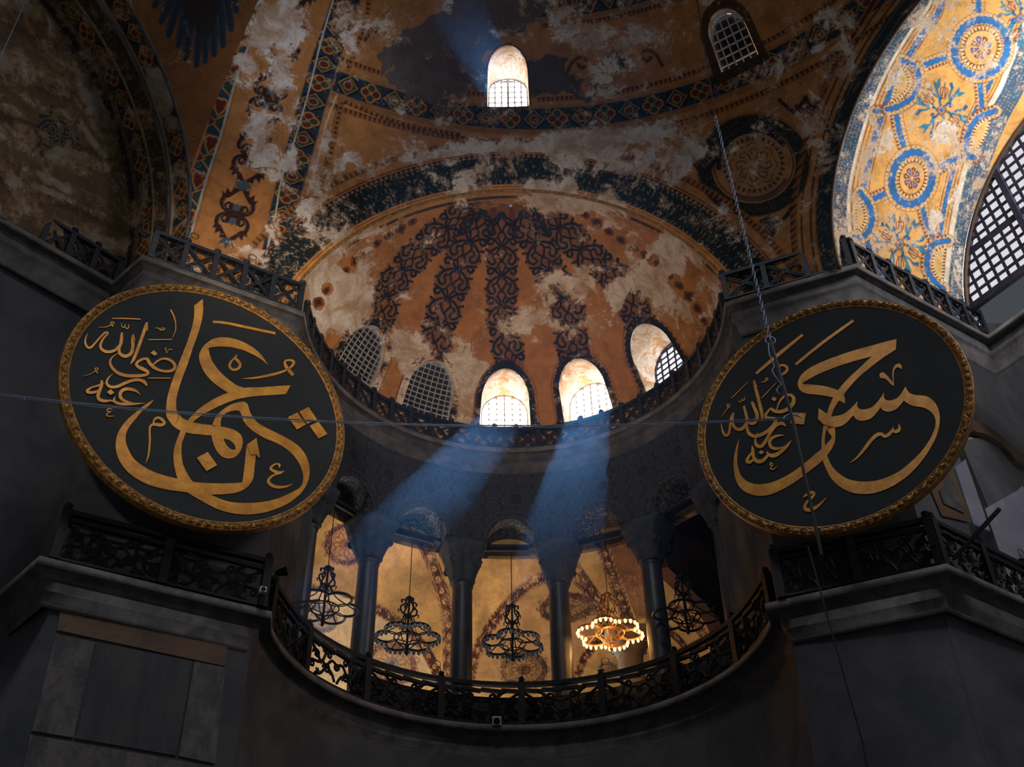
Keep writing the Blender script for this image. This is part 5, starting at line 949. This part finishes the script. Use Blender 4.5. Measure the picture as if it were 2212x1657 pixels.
Ls = [
 (cat(B_([(455, 128), (455, 260), (425, 410), (370, 580), (300, 760), (225, 950), (160, 1130), (115, 1300), (103, 1430), (108, 1520)]), C_([(640, 235), (690, 300), (765, 347), (850, 372), (960, 386), (1085, 397)])),
  cat(B_([(563, 45), (570, 180), (550, 320), (505, 480), (440, 660), (375, 860), (310, 1030), (255, 1200), (230, 1330), (235, 1450), (270, 1530)]), C_([(742, 175), (790, 220), (835, 240), (900, 262), (1000, 280), (1095, 290)]))),
 (C_([(1090, 300), (1085, 395), (1105, 480), (1145, 565), (1205, 622), (1265, 635), (1330, 620), (1385, 560), (1410, 470), (1395, 400), (1340, 350), (1270, 322), (1180, 303), (1090, 300)]),
  C_([(1210, 430), (1212, 440), (1222, 462), (1240, 495), (1262, 520), (1290, 540), (1315, 547), (1333, 542), (1336, 520), (1318, 485), (1300, 465), (1270, 445), (1230, 433), (1210, 430)])),
 (C_([(1095, 290), (1110, 240), (1140, 190), (1190, 140), (1260, 90), (1340, 58), (1420, 45), (1450, 58), (1468, 90), (1480, 140), (1510, 200), (1560, 260), (1640, 310), (1730, 355), (1840, 410), (1950, 475), (2030, 550), (2080, 640), (2103, 740), (2095, 840), (2060, 930), (2000, 1010), (1900, 1090), (1780, 1150), (1640, 1195), (1480, 1217), (1340, 1210), (1200, 1180), (1080, 1130), (980, 1075), (900, 1030), (830, 985)]),
  C_([(1180, 303), (1180, 250), (1195, 205), (1235, 165), (1290, 145), (1340, 135), (1370, 140), (1385, 155), (1400, 190), (1420, 250), (1470, 310), (1530, 360), (1640, 425), (1750, 470), (1840, 520), (1920, 585), (1980, 660), (2020, 740), (2038, 820), (2030, 890), (2000, 940), (1920, 985), (1800, 1040), (1660, 1080), (1500, 1097), (1340, 1095), (1230, 1075), (1140, 1040), (1075, 1010), (1000, 960), (930, 910), (885, 875)])),
 (C_([(765, 345), (730, 430), (700, 520), (690, 620), (702, 730), (735, 845), (800, 950), (900, 1030)]), C_([(820, 365), (795, 430), (775, 500), (775, 600), (790, 700), (835, 795), (890, 875), (1000, 960)])),
 (B_([(1385, 875), (1300, 750), (1200, 660), (1080, 590), (950, 545), (830, 527), (720, 540), (640, 580), (570, 640), (530, 710), (517, 770), (530, 850), (580, 960), (650, 1050), (740, 1130), (880, 1225)]), B_([(1385, 875), (1280, 790), (1170, 730), (1060, 685), (940, 655), (830, 643), (730, 645), (638, 660), (640, 690), (650, 740), (675, 810), (730, 900), (800, 980), (890, 1060), (990, 1130), (1080, 1162)])),
 (B_([(1668, 1130), (1480, 1142), (1290, 1155), (1090, 1162), (960, 1195), (880, 1225), (790, 1260), (690, 1310), (580, 1380), (490, 1450), (420, 1520), (375, 1575)]), B_([(1608, 1240), (1450, 1252), (1290, 1262), (1130, 1280), (1020, 1300), (920, 1330), (820, 1370), (700, 1425), (600, 1480), (520, 1530), (470, 1568), (437, 1595)])),
 (C_([(487, 25), (400, 75), (320, 140), (240, 205), (170, 280), (115, 370), (92, 460), (92, 540), (115, 630), (160, 710), (230, 790), (330, 860), (450, 915), (600, 955), (730, 975), (830, 988), (960, 1005), (1080, 1010), (1200, 1008), (1320, 995), (1410, 965), (1470, 920)]),
  C_([(487, 25), (440, 85), (365, 145), (300, 225), (245, 290), (205, 355), (192, 430), (205, 500), (235, 570), (280, 640), (350, 700), (450, 760), (570, 805), (680, 835), (735, 847), (890, 878), (1000, 890), (1150, 895), (1300, 893), (1370, 888), (1410, 884), (1414, 868)])),
 (C_([(1405, 888), (1422, 760), (1437, 620), (1450, 495)]), C_([(1455, 938), (1515, 850), (1532, 720), (1545, 600)])),
 (B_([(690, 333), (850, 347), (1050, 387), (1250, 430), (1475, 476)]) + (0, -2.7), B_([(690, 333), (850, 347), (1050, 387), (1250, 430), (1475, 476)]) + (0, 2.7))]
Lp = [B_([(960, 790, 16), (915, 840, 28), (900, 890, 30), (930, 930, 32), (985, 932, 32), (1022, 905, 34), (1033, 870, 34), (1010, 830, 36), (970, 785, 30), (1000, 745, 4)]), B_([(1055, 1047, 4), (1200, 1040, 22), (1350, 1015, 30), (1500, 980, 32), (1620, 935, 24), (1690, 880, 30), (1705, 835, 34), (1665, 815, 26), (1610, 820, 22), (1595, 850, 30), (1620, 910, 40), (1700, 1005, 42)]),
 C_([(400, 690, 4), (430, 600, 18), (445, 450, 20), (442, 350, 20), (455, 295, 22), (500, 283, 30), (560, 290, 34), (600, 272, 16)]), C_([(480, 285, 16), (488, 240, 20), (525, 213, 24), (570, 232, 28), (596, 270, 28), (570, 295, 20)]),
 C_([(1785, 735, 6), (1790, 705, 22), (1760, 692, 14), (1715, 715, 22), (1700, 745, 26), (1740, 770, 30), (1790, 785, 32), (1838, 768, 8)]), C_([(1810, 788, 18), (1740, 805, 20), (1690, 840, 26), (1675, 880, 30), (1720, 920, 34), (1790, 935, 30), (1870, 925, 18), (1930, 897, 4)]),
 A_([(515, 257, 12), (700, 257, 16), (910, 267, 14)]), A_([(320, 380, 4), (420, 375, 10), (480, 355, 12), (540, 325, 14), (525, 302, 10), (500, 310, 12), (505, 335, 14), (530, 370, 20)]), A_([(645, 318, 4), (650, 365, 10), (680, 380, 12), (694, 340, 8), (696, 370, 10), (718, 398, 14), (742, 380, 14), (745, 335, 6)]),
 A_([(180, 460, 4), (145, 560, 22), (165, 640, 30), (215, 660, 30), (270, 610, 28), (340, 530, 26), (410, 460, 28), (450, 445, 20), (455, 470, 24), (400, 530, 30), (358, 610, 34), (365, 670, 38), (420, 710, 40), (490, 715, 38), (560, 690, 36), (605, 640, 34)]), A_([(650, 452, 26), (645, 530, 44), (635, 600, 42), (612, 660, 40), (620, 735, 40), (680, 775, 44), (740, 765, 46), (785, 720, 46), (800, 640, 46), (800, 560, 46), (802, 485, 30)]),
 A_([(985, 320, 24), (960, 420, 44), (910, 560, 44), (860, 700, 44), (810, 820, 40), (765, 890, 4)]), A_([(1105, 390, 6), (1150, 390, 12), (1180, 415, 14), (1230, 410, 14), (1235, 390, 10), (1200, 390, 8), (1165, 415, 12)]), A_([(1320, 135, 18), (1370, 240, 20), (1390, 340, 16), (1385, 430, 12), (1340, 530, 4)]), A_([(1015, 550, 12), (1180, 548, 12), (1335, 547, 12)]),
 A_([(1245, 660, 16), (1255, 690, 14), (1265, 735, 6), (1290, 690, 8), (1320, 683, 12), (1350, 695, 4)]),
 A_([(1075, 900, 20), (1130, 850, 24), (1200, 815, 26), (1270, 815, 34), (1340, 850, 40), (1380, 910, 42), (1355, 965, 42), (1270, 985, 36), (1170, 970, 36), (1090, 930, 44), (1030, 870, 44), (1000, 820, 40), (955, 812, 32), (890, 840, 34), (850, 880, 36), (870, 920, 40), (940, 955, 48), (1000, 988, 40), (1005, 1020, 36), (950, 1040, 38), (850, 1048, 44), (720, 1045, 44), (600, 1010, 44), (520, 940, 40), (488, 870, 34), (510, 800, 18), (600, 737, 4)]),
 A_([(1010, 1078, 12), (1160, 1079, 12), (1318, 1080, 12)]), A_([(530, 1020, 4), (470, 1070, 20), (440, 1130, 30), (460, 1180, 36), (520, 1203, 38), (600, 1190, 40), (700, 1145, 40), (800, 1110, 40), (890, 1105, 40), (960, 1135, 44), (993, 1185, 18)]), A_([(110, 1055, 3), (200, 1030, 8), (260, 1000, 10), (320, 960, 12), (305, 940, 12), (280, 950, 12), (290, 980, 14), (318, 1012, 16)]),
 A_([(905, 1310, 4), (850, 1260, 30), (780, 1235, 40), (700, 1230, 44), (640, 1265, 44), (625, 1320, 44), (650, 1370, 42), (720, 1405, 30), (800, 1425, 20)]), A_([(960, 1425, 6), (800, 1435, 34), (650, 1436, 40), (565, 1415, 36), (540, 1380, 30), (562, 1330, 4)]), A_([(545, 1395, 20), (480, 1390, 26), (420, 1395, 38), (350, 1380, 44), (320, 1330, 46), (340, 1260, 44), (368, 1180, 44), (372, 1110, 30)]), A_([(410, 1150, 4), (330, 1180, 24), (230, 1210, 26), (172, 1255, 36), (200, 1278, 38), (270, 1275, 34), (330, 1250, 20)]),
 A_([(515, 1520, 4), (490, 1500, 14), (450, 1510, 16), (450, 1535, 16), (480, 1545, 18), (515, 1535, 4)]), A_([(485, 1550, 10), (440, 1575, 16), (450, 1600, 16), (500, 1605, 12), (550, 1598, 3)])]
Lq = [C_([(1877, 210), (1975, 160), (2062, 285), (1970, 338)]), C_([(1995, 152), (2090, 105), (2178, 235), (2075, 280)]), np.array([(667, 922), (686, 914), (705, 940), (686, 950)]), C_([(930, 633), (1042, 572), (1140, 710), (1030, 773)]), C_([(1450, 495), (1548, 428), (1582, 610), (1576, 637), (1545, 598), (1490, 600)]),
 A_([(1043, 733), (1090, 700), (1137, 750), (1095, 777)]), A_([(440, 1275), (493, 1237), (542, 1285), (490, 1317)]), A_([(975, 325), (1003, 310), (1003, 440), (985, 425)]), A_([(795, 490), (806, 475), (832, 575), (812, 560)])]
D_, E_, F_ = (lambda P: tr(CD, P)), (lambda P: tr(CE, P)), (lambda P: tr(CF, P))
Rs = [
 (E_([(1540, 205), (1400, 240), (1200, 295), (1000, 350), (800, 415), (600, 490), (450, 560), (350, 630), (290, 700), (265, 780), (285, 850), (350, 900), (460, 918), (600, 935), (730, 962), (800, 998), (875, 1040)]), E_([(1530, 340), (1380, 385), (1225, 428), (1050, 475), (880, 525), (720, 580), (560, 645), (440, 705), (370, 745), (325, 775), (340, 788), (430, 793), (560, 805), (680, 830), (780, 865), (855, 920), (876, 985)])),
 (E_([(1225, 428), (1150, 495), (1050, 590), (950, 680), (860, 775), (785, 865), (720, 965), (670, 1080), (640, 1180)]), E_([(1530, 340), (1400, 425), (1280, 510), (1150, 615), (1040, 710), (940, 820), (855, 925), (800, 1000), (740, 1090), (690, 1215)])),
 (E_([(640, 1170), (695, 1203), (780, 1195), (860, 1170), (930, 1120), (990, 1060), (1040, 1005)]), E_([(600, 1312), (660, 1340), (740, 1345), (820, 1330), (890, 1290), (950, 1225), (985, 1192)])),
 (E_([(1040, 1005), (1032, 1060), (1060, 1105), (1120, 1115), (1200, 1095), (1270, 1045), (1330, 970), (1380, 895)]), E_([(985, 1192), (1000, 1215), (1020, 1240), (1060, 1258), (1120, 1260), (1200, 1235), (1260, 1185), (1335, 1088)])),
 (E_([(1380, 895), (1380, 960), (1410, 995), (1480, 995), (1550, 965), (1600, 910), (1655, 820)]), E_([(1335, 1088), (1350, 1110), (1375, 1130), (1430, 1145), (1500, 1130), (1560, 1090), (1635, 1000)])),
 (cat(E_([(1655, 820), (1680, 870), (1720, 910), (1790, 930), (1880, 935), (1960, 960), (2030, 1020), (2080, 1110)]), F_([(2125, 111), (2118, 200), (2090, 300), (2040, 400), (1970, 510), (1880, 620), (1770, 720), (1640, 800), (1500, 855), (1360, 872), (1230, 850), (1120, 790), (1040, 710), (990, 610), (960, 530), (948, 430), (950, 330), (960, 240), (970, 180)])),
  cat(E_([(1635, 1000), (1680, 1035), (1740, 1065), (1820, 1080), (1900, 1095), (1970, 1135), (2025, 1195)]), F_([(2083, 140), (2080, 200), (2050, 280), (2000, 370), (1930, 460), (1840, 550), (1730, 640), (1600, 705), (1470, 742), (1340, 747), (1220, 725), (1120, 665), (1050, 590), (1005, 490), (985, 400), (980, 330), (988, 270), (1000, 225), (1030, 190)]))),
 (F_([(128, 320), (95, 420), (75, 530), (78, 640), (100, 740), (150, 820), (230, 870), (330, 890), (440, 875), (560, 825), (680, 755), (770, 690), (870, 610), (960, 535), (1030, 450), (1075, 370), (1085, 290), (1080, 205)]), F_([(128, 330), (115, 430), (108, 530), (120, 610), (150, 690), (210, 745), (290, 772), (370, 772), (470, 750), (580, 700), (680, 640), (760, 580), (850, 505), (945, 425), (1000, 370), (1050, 310), (1020, 260), (1000, 225)]))]
Rp = [D_([(412, 628, 26), (650, 425, 36), (902, 220, 26)]), E_([(238, 535, 34), (590, 250, 38), (985, -35, 34)]), F_([(1228, 565, 3), (1300, 510, 18), (1370, 430, 30), (1430, 350, 34), (1490, 290, 36), (1540, 275, 34), (1580, 298, 30), (1620, 275, 34), (1655, 235, 24), (1662, 205, 4)]), F_([(1650, 245, 20), (1690, 250, 34), (1720, 230, 34), (1722, 200, 20), (1715, 170, 3)]),
 E_([(1325, 660, 30), (1350, 672, 76), (1390, 690, 60), (1430, 720, 40), (1480, 780, 30), (1505, 812, 4)]), E_([(1502, 800, 10), (1495, 680, 16), (1505, 600, 24), (1540, 555, 40), (1580, 555, 50), (1605, 592, 10)]), F_([(765, 908, 4), (800, 880, 24), (850, 855, 30), (878, 870, 20), (850, 908, 30), (815, 940, 24), (785, 985, 28), (792, 1022, 36), (845, 1028, 34), (920, 985, 26), (1002, 905, 3)]),
 E_([(40, 540, 24), (110, 555, 34), (130, 600, 36), (90, 650, 34), (40, 665, 14), (22, 600, 14), (40, 545, 24)]), D_([(152, 890, 8), (240, 803, 9), (330, 715, 5)]), D_([(470, 890, 8), (550, 805, 9), (630, 720, 5)]), D_([(465, 718, 6), (500, 715, 12), (535, 690, 12), (520, 675, 8), (505, 700, 8)]), D_([(225, 905, 4), (240, 930, 10), (258, 922, 10), (262, 895, 8), (275, 915, 10), (290, 900, 10), (288, 870, 3)]), D_([(50, 1085, 3), (100, 1010, 8), (135, 965, 10), (115, 950, 8), (110, 975, 10), (135, 990, 10)]),
 D_([(390, 712, 24), (420, 830, 34), (450, 950, 34), (475, 1060, 30), (475, 1140, 4)]), D_([(368, 925, 24), (400, 1000, 36), (425, 1070, 36), (410, 1130, 36), (370, 1155, 36), (330, 1140, 24), (318, 1100, 16)]), D_([(283, 970, 22), (305, 1050, 30), (318, 1130, 30), (290, 1190, 36), (240, 1218, 36), (190, 1200, 30), (165, 1140, 24), (170, 1060, 20), (175, 1045, 14), (150, 1100, 22), (140, 1180, 24), (125, 1260, 28), (90, 1280, 28), (60, 1230, 20), (45, 1150, 4)]),
 D_([(630, 1010, 10), (660, 930, 20), (710, 870, 24), (770, 855, 28), (808, 890, 36), (798, 950, 40), (750, 1000, 40), (680, 1030, 36), (610, 1025, 36), (572, 1003, 30), (555, 1010, 22), (522, 1050, 26), (512, 1085, 28), (560, 1100, 30), (615, 1105, 24), (618, 1140, 34), (570, 1205, 34), (480, 1268, 36), (400, 1290, 36), (340, 1262, 34), (318, 1200, 24), (325, 1130, 4)]),
 D_([(430, 1250, 3), (405, 1330, 20), (420, 1385, 34), (470, 1395, 36), (520, 1330, 34), (570, 1240, 32), (630, 1170, 34), (690, 1155, 36), (722, 1185, 10)]), D_([(705, 1280, 8), (640, 1285, 24), (580, 1310, 34), (555, 1360, 34), (580, 1410, 34), (640, 1420, 26), (700, 1400, 8)]), D_([(785, 1335, 6), (730, 1400, 34), (650, 1470, 40), (590, 1495, 44), (545, 1480, 30), (525, 1450, 8)]), D_([(540, 1490, 24), (480, 1548, 38), (420, 1550, 40), (385, 1500, 34), (378, 1430, 30), (370, 1388, 4)]), D_([(390, 1440, 14), (340, 1500, 24), (318, 1550, 34), (348, 1562, 34), (392, 1530, 16)]),
 D_([(600, 1590, 4), (570, 1570, 12), (560, 1590, 12), (590, 1600, 10)]), D_([(585, 1605, 8), (565, 1625, 12), (590, 1640, 12), (635, 1610, 3)])]
Rq = [E_([(188, 1157), (373, 1167), (348, 1313), (170, 1295)]), E_([(538, 1103), (640, 1170), (700, 1200), (740, 1345), (600, 1312), (530, 1245)]), D_([(575, 905), (595, 875), (632, 893), (610, 925)]), D_([(440, 1465), (470, 1435), (498, 1460), (470, 1485)]), D_([(385, 705), (398, 700), (430, 775), (415, 780)]), D_([(370, 915), (408, 965), (400, 985)])]
roundel('big black medallion on the left, bright gold lettering with three square dots', 32.7, (455.2, 867.1), 24.6, 2.79 * 24.6 / 22, Ls, Lp, Lq, ())
roundel('big black medallion on the right, dim gold lettering behind a hanging chain', -29.5, (1788, 889.4), 24.6, 2.88 * 24.6 / 24, Rs, Rp, Rq, ())

# ------------------------------------------------------------------ chandeliers under the arches
bulbm = MB().lathe([(.001, -.075), (.014, -.07), (.030, -.045), (.034, -.02), (.026, .005), (.018, .012), (.02, .03), (.001, .032)], 8).mesh('bulb', M['bulb_off'], True)
bulbl = bulbm.copy(); bulbl.name = 'lit_bulb'; bulbl.materials[0] = M['bulb_on']
def chandelier(label, px, py, top, lit, bulbs, rad=.84, rz=.0, mat=None):
    c = on_cyl(px, py, C2, CR); root = empty('chandelier', tuple(c), rz); tag(root, label, 'chandelier', 'chandeliers hung in the gallery arches'); mat = mat or M['irondark']
    rf = lambda q: rad * (.73 + .27 * abs(math.cos(3 * q)) ** .75)
    q = np.linspace(0, 2 * PI, 97)[:-1]; MB().tube([(rf(a) * math.cos(a), rf(a) * math.sin(a), 0) for a in q], .034, 6, True).build('lamp_ring', mat, root); ringo = bpy.data.objects[-1] if False else root.children[-1]
    mb = MB(); mb.tube([(rad * .42 * math.cos(a), rad * .42 * math.sin(a), -.03) for a in q[::2]], .020, 5, True)
    for k in range(6):
        a = PI / 3 * k; P = [(rf(a + s) * .98 * math.cos(a + s) if i in (0, 6) else 0, 0, 0) for i, s in enumerate(np.linspace(-.5, .5, 7))]
        ctr = np.array((math.cos(a), math.sin(a), 0)) * rad * .62; mb.tube([ctr + np.array((math.cos(s), math.sin(s), 0)) * rad * .36 + (0, 0, -.01) for s in np.linspace(0, 2 * PI, 25)[:-1]], .016, 5, True)
        e = np.array((math.cos(a), math.sin(a), 0)); mb.tube(spl([e * rad * .97, e * rad * .6 + (0, 0, .16), e * rad * .28 + (0, 0, .34), e * .10 + (0, 0, .62)], 6), .016, 5); mb.tube(spl([e * rad * .42 + (0, 0, -.03), e * rad * .26 + (0, 0, -.2), e * .03 + (0, 0, -.34)], 5), .014, 5)
    mb.build('arms', mat, root)
    mb = MB().lathe([(.001, -.52), (.03, -.50), (.05, -.45), (.03, -.41), (.06, -.37), (.03, -.33), (.03, -.1), (.035, .5), (.06, .55), (.09, .60), (.04, .64), (.03, .70), (.03, 1.02), (.10, 1.06), (.11, 1.10), (.05, 1.16), (.001, 1.18)], 10); mb.build('stem', mat, root, True)
    mb = MB()
    for k in range(4):
        e = np.array((math.cos(PI / 2 * k + .5), math.sin(PI / 2 * k + .5), 0)); mb.tube(spl([e * .05 + (0, 0, .60), e * .20 + (0, 0, .66), e * .24 + (0, 0, .80), e * .12 + (0, 0, .92), e * .10 + (0, 0, 1.02), e * .22 + (0, 0, 1.0), e * .20 + (0, 0, .92)], 5), .024, 5); mb.tube(spl([e * .20 + (0, 0, .68), e * .30 + (0, 0, .70), e * .28 + (0, 0, .62)], 4), .016, 4)
    mb.build('crown_scrolls', mat, root); L = top - c[2] - 1.16; MB().tube([(0, 0, 1.16), (0, 0, 1.16 + L)], .012, 5).build('hanging_rod', mat, root)
    if bulbs:
        for k in range(40):
            a = 2 * PI * (k + .5) / 40; o = link('bulb', bulbl if lit else bulbm, ringo); o.location = (rf(a) * math.cos(a), rf(a) * math.sin(a), -.03 + .0 * k); o.scale = (1.15, 1.15, 1.25) if lit else (1.5, 1.5, 1.5)
    if lit:
        for k in range(3):
            a = 2 * PI * k / 3; l = light('chandelier_glow', 'POINT', (0, 0, 0), (0, 0, -1), 30, (1.0, 0.46, 0.14), .12); l.parent = root; l.location = (rad * .6 * math.cos(a), rad * .6 * math.sin(a), -.16)
    return root
chandelier('bare iron chandelier without bulbs, first from the left', 700, 1312, ZSP, False, False, .86, .3)
chandelier('unlit chandelier with glass bulbs, left of the arcade centre', 880, 1376, ZSP, False, True, .82, .1)
chandelier('unlit chandelier with glass bulbs hanging in the middle arch', 1107, 1390, ZSP, False, True, .80, .35)
chandelier('lit chandelier glowing orange, right of the middle arch', 1318, 1366, ZSP, True, True, .86, .2, M['frame'])  # gilt metal stands in for the lamplight on its arms
chandelier('dark bare chandelier barely seen by the right black medallion', 1482, 1330, ZSP, False, False, .84, .2)

# ------------------------------------------------------------------ cables, chain, small fittings
def catenary(A, B, sag, n=60):
    A, B = np.array(A), np.array(B); t = np.linspace(0, 1, n)[:, None]; return A + (B - A) * t - np.array((0, 0, 1.0)) * sag * 4 * t * (1 - t)
at = lambda x, y, Y: ray(x, y) * (Y / ray(x, y)[1])
pA, pB = at(-260, 815, 15.4), at(1712, 902, 15.4); pm = catenary(pA, pB, .55, 90); mb = MB(); mb.tube(pm, .012, 5); j = rng.normal(0, .006, pm.shape); mb.tube(pm + (0, 0, -.035) + j, .008, 5)
for k in range(6, 88, 9): mb.tube([pm[k], pm[k] + (0.02, 0, -.05), pm[k] + (0.05, 0, -.08)], .006, 4)
tag(mb.build('steel_cable', M['cable']), 'thin double steel cable stretched across the nave below the shell vault', 'cable')
def chain(P, root, mat):
    P = resamp(P, int(np.linalg.norm(np.diff(P, axis=0), axis=1).sum() / .10)); mb = MB()
    for i in range(len(P) - 1):
        a, b = P[i], P[i + 1]; t = (b - a) / np.linalg.norm(b - a); u = np.cross(t, (0, 1, 0.2) if i % 2 else (1, 0.1, 0.2)); u /= np.linalg.norm(u); c = (a + b) / 2
        mb.tube([c + t * .065 * math.cos(q) + u * .026 * math.sin(q) for q in np.linspace(0, 2 * PI, 9)[:-1]], .010, 4, True)
    return mb
Yc = 15.2; p0, p1, p2, p3 = at(1482, -150, Yc), at(1545, 250, Yc), at(1664, 735, Yc), at(1775, 1200, Yc)
root = empty('hanging_chain', tuple(p2)); tag(root, 'long chain and cable hanging in front of the right medallion', 'chain'); inv = p2
MB().tube(np.array([p0, p1]) - inv, .014, 5).build('upper_cable', M['irondark'], root); chain(np.array([p1, p2]) - inv, root, None).build('chain_links', M['cable'], root)
MB().tube([(.09 * math.cos(q), 0, .09 * math.sin(q)) for q in np.linspace(0, 2 * PI, 17)[:-1]], .014, 5, True).build('ring', M['cable'], root)
pm_ = at(1712, 905, Yc); MB().tube(np.array([p2, pm_, p3]) - inv, [.03, .03, .026], 6).build('lower_cable', M['irondark'], root)
P = spl([at(1660, 742, Yc - .05), at(1662, 765, Yc - .05), at(1672, 790, Yc - .05), at(1668, 800, Yc - .05), at(1676, 815, Yc - .05), at(1688, 830, Yc - .05), at(1684, 834, Yc - .05), at(1678, 842, Yc - .05), at(1682, 850, Yc - .05), at(1690, 850, Yc - .05)], 5); MB().tube(P - inv, .012, 4).build('loose_wire', M['cable'], root)
MB().tube([pm_ - inv + (.16 * math.cos(q), 0, .12 * math.sin(q) - .02) for q in np.linspace(.3, PI - .2, 12)], .016, 5).build('hook', M['cable'], root)
mb = MB(); mb.tube(np.array([at(1745, 1180, 14.8), at(1862, 1600, 14.8), at(1890, 1750, 14.8)]), .014, 5); tag(mb.build('thin_cable', M['irondark']), 'thin dark cable running down the lower right wall', 'cable')
mb = MB(); mb.tube([at(66, -20, 14), at(0, 125, 14), at(-30, 190, 14)], .014, 5); tag(mb.build('stay_wire', M['cable']), 'thin pale wire crossing the upper left corner', 'cable')
def fitting(name, label, cat_, p, tgt, kind):
    root = empty(name, tuple(p)); tag(root, label, cat_); d = Vector(tgt) - Vector(p); rot = d.to_track_quat('-Y', 'Z').to_euler()
    if kind == 'camera':
        a = MB().box((0, -.02, 0), (.13, .26, .11)).build('housing', M['plastic'], root); b = MB().lathe([(.001, 0), (.045, 0), (.05, .03), (.001, .03)], 12); b.V = [(v[0], -.17 + v[2], v[1]) for v in b.V]; b = b.build('lens', M['irondark'], root); m = MB().bar((0, .08, 0), (0, .24, -.16), .03, .03).build('mount', M['plastic'], root)
    else:
        a = MB().lathe([(.001, -.10), (.07, -.10), (.09, .0), (.11, .12), (.10, .12), (.06, .0), (.001, -.02)], 14); a.V = [(v[0], -v[2], v[1]) for v in a.V]; a = a.build('lamp_housing', M['irondark'], root); b = MB().lathe([(.001, .08), (.095, .08), (.095, .1), (.001, .1)], 14); b.V = [(v[0], -v[2], v[1]) for v in b.V]; b = b.build('lens', M['plastic'], root); m = MB().bar((0, .1, 0), (0, .22, -.18), .03, .03).build('bracket', M['irondark'], root)
    for o in (a, b, m): o.rotation_euler = rot
    return root
fitting('security_camera', 'small white security camera at the right end of the left gallery railing', 'camera', on_plane(567, 1277, (0, 0, 1), 11.35) * 1.0, (0, 5, 8), 'camera')
fitting('security_camera', 'tiny white camera below the gallery ledge, bottom centre', 'camera', on_cyl(1073, 1556, C2, AR0 - .18), (0, 8, 2), 'camera').scale = (1.7, 1.7, 1.7)
fitting('floodlight', 'small black floodlight beside the bare iron chandelier', 'floodlight', on_cyl(609, 1236, C2, 5.5), (-2, 22, 14), 'lamp')
fitting('floodlight', 'small dark floodlight at the railing corner below the right edge of the right medallion', 'floodlight', on_plane(2020, 1182, (0, 0, 1), 11.5), (4, 15, 14), 'lamp')
fitting('floodlight', 'small bright floodlight on the lattice balustrade beside the left medallion', 'floodlight', on_plane(660, 730, (0, 0, 1), 19.75), (2, 8, 14), 'lamp')
mb = MB(); q0 = on_cyl(585, 1308, C2, 5.35); mb.bar(q0, on_cyl(690, 1296, C2, 5.5), .05, .05); tag(mb.build('lamp_pole', M['irondark']), 'dark pole reaching from the left railing towards the bare chandelier', 'pole')
mb = MB(); q0 = on_plane(2062, 1205, (0, 0, 1), 11.3); mb.bar(q0, q0 + np.array((1.0, -.4, .85)), .07, .07); tag(mb.build('lamp_pole', M['irondark']), 'dark pole leaning out from the grey railing at the right edge', 'pole')

# ------------------------------------------------------------------ dust in the air, lit by the sun through the windows
t_ = [M['haze']]
for k, d in ((1, .0036), (2, .0016)):
    m = haze_mat(); m.name = 'thin_dust'; m.node_tree.nodes['Volume Scatter'].inputs['Density'].default_value = d; t_.append(m)
mb = MB(); mb.box((.3, 20.45, 19.5), (6.2, 8.3, 17)); mb.box((.3, 15.15, 17), (6.2, 2.28, 18)); mb.box((.3, 12.85, 15), (6.2, 2.28, 18))
hz_ = link('dusty_air', mkmesh('dusty_air', mb.V, mb.F, t_, False, [0] * 6 + [1] * 6 + [2] * 6)); tag(hz_, 'thin dusty air carrying blue sunbeams down from the windows', 'haze', kind='stuff')
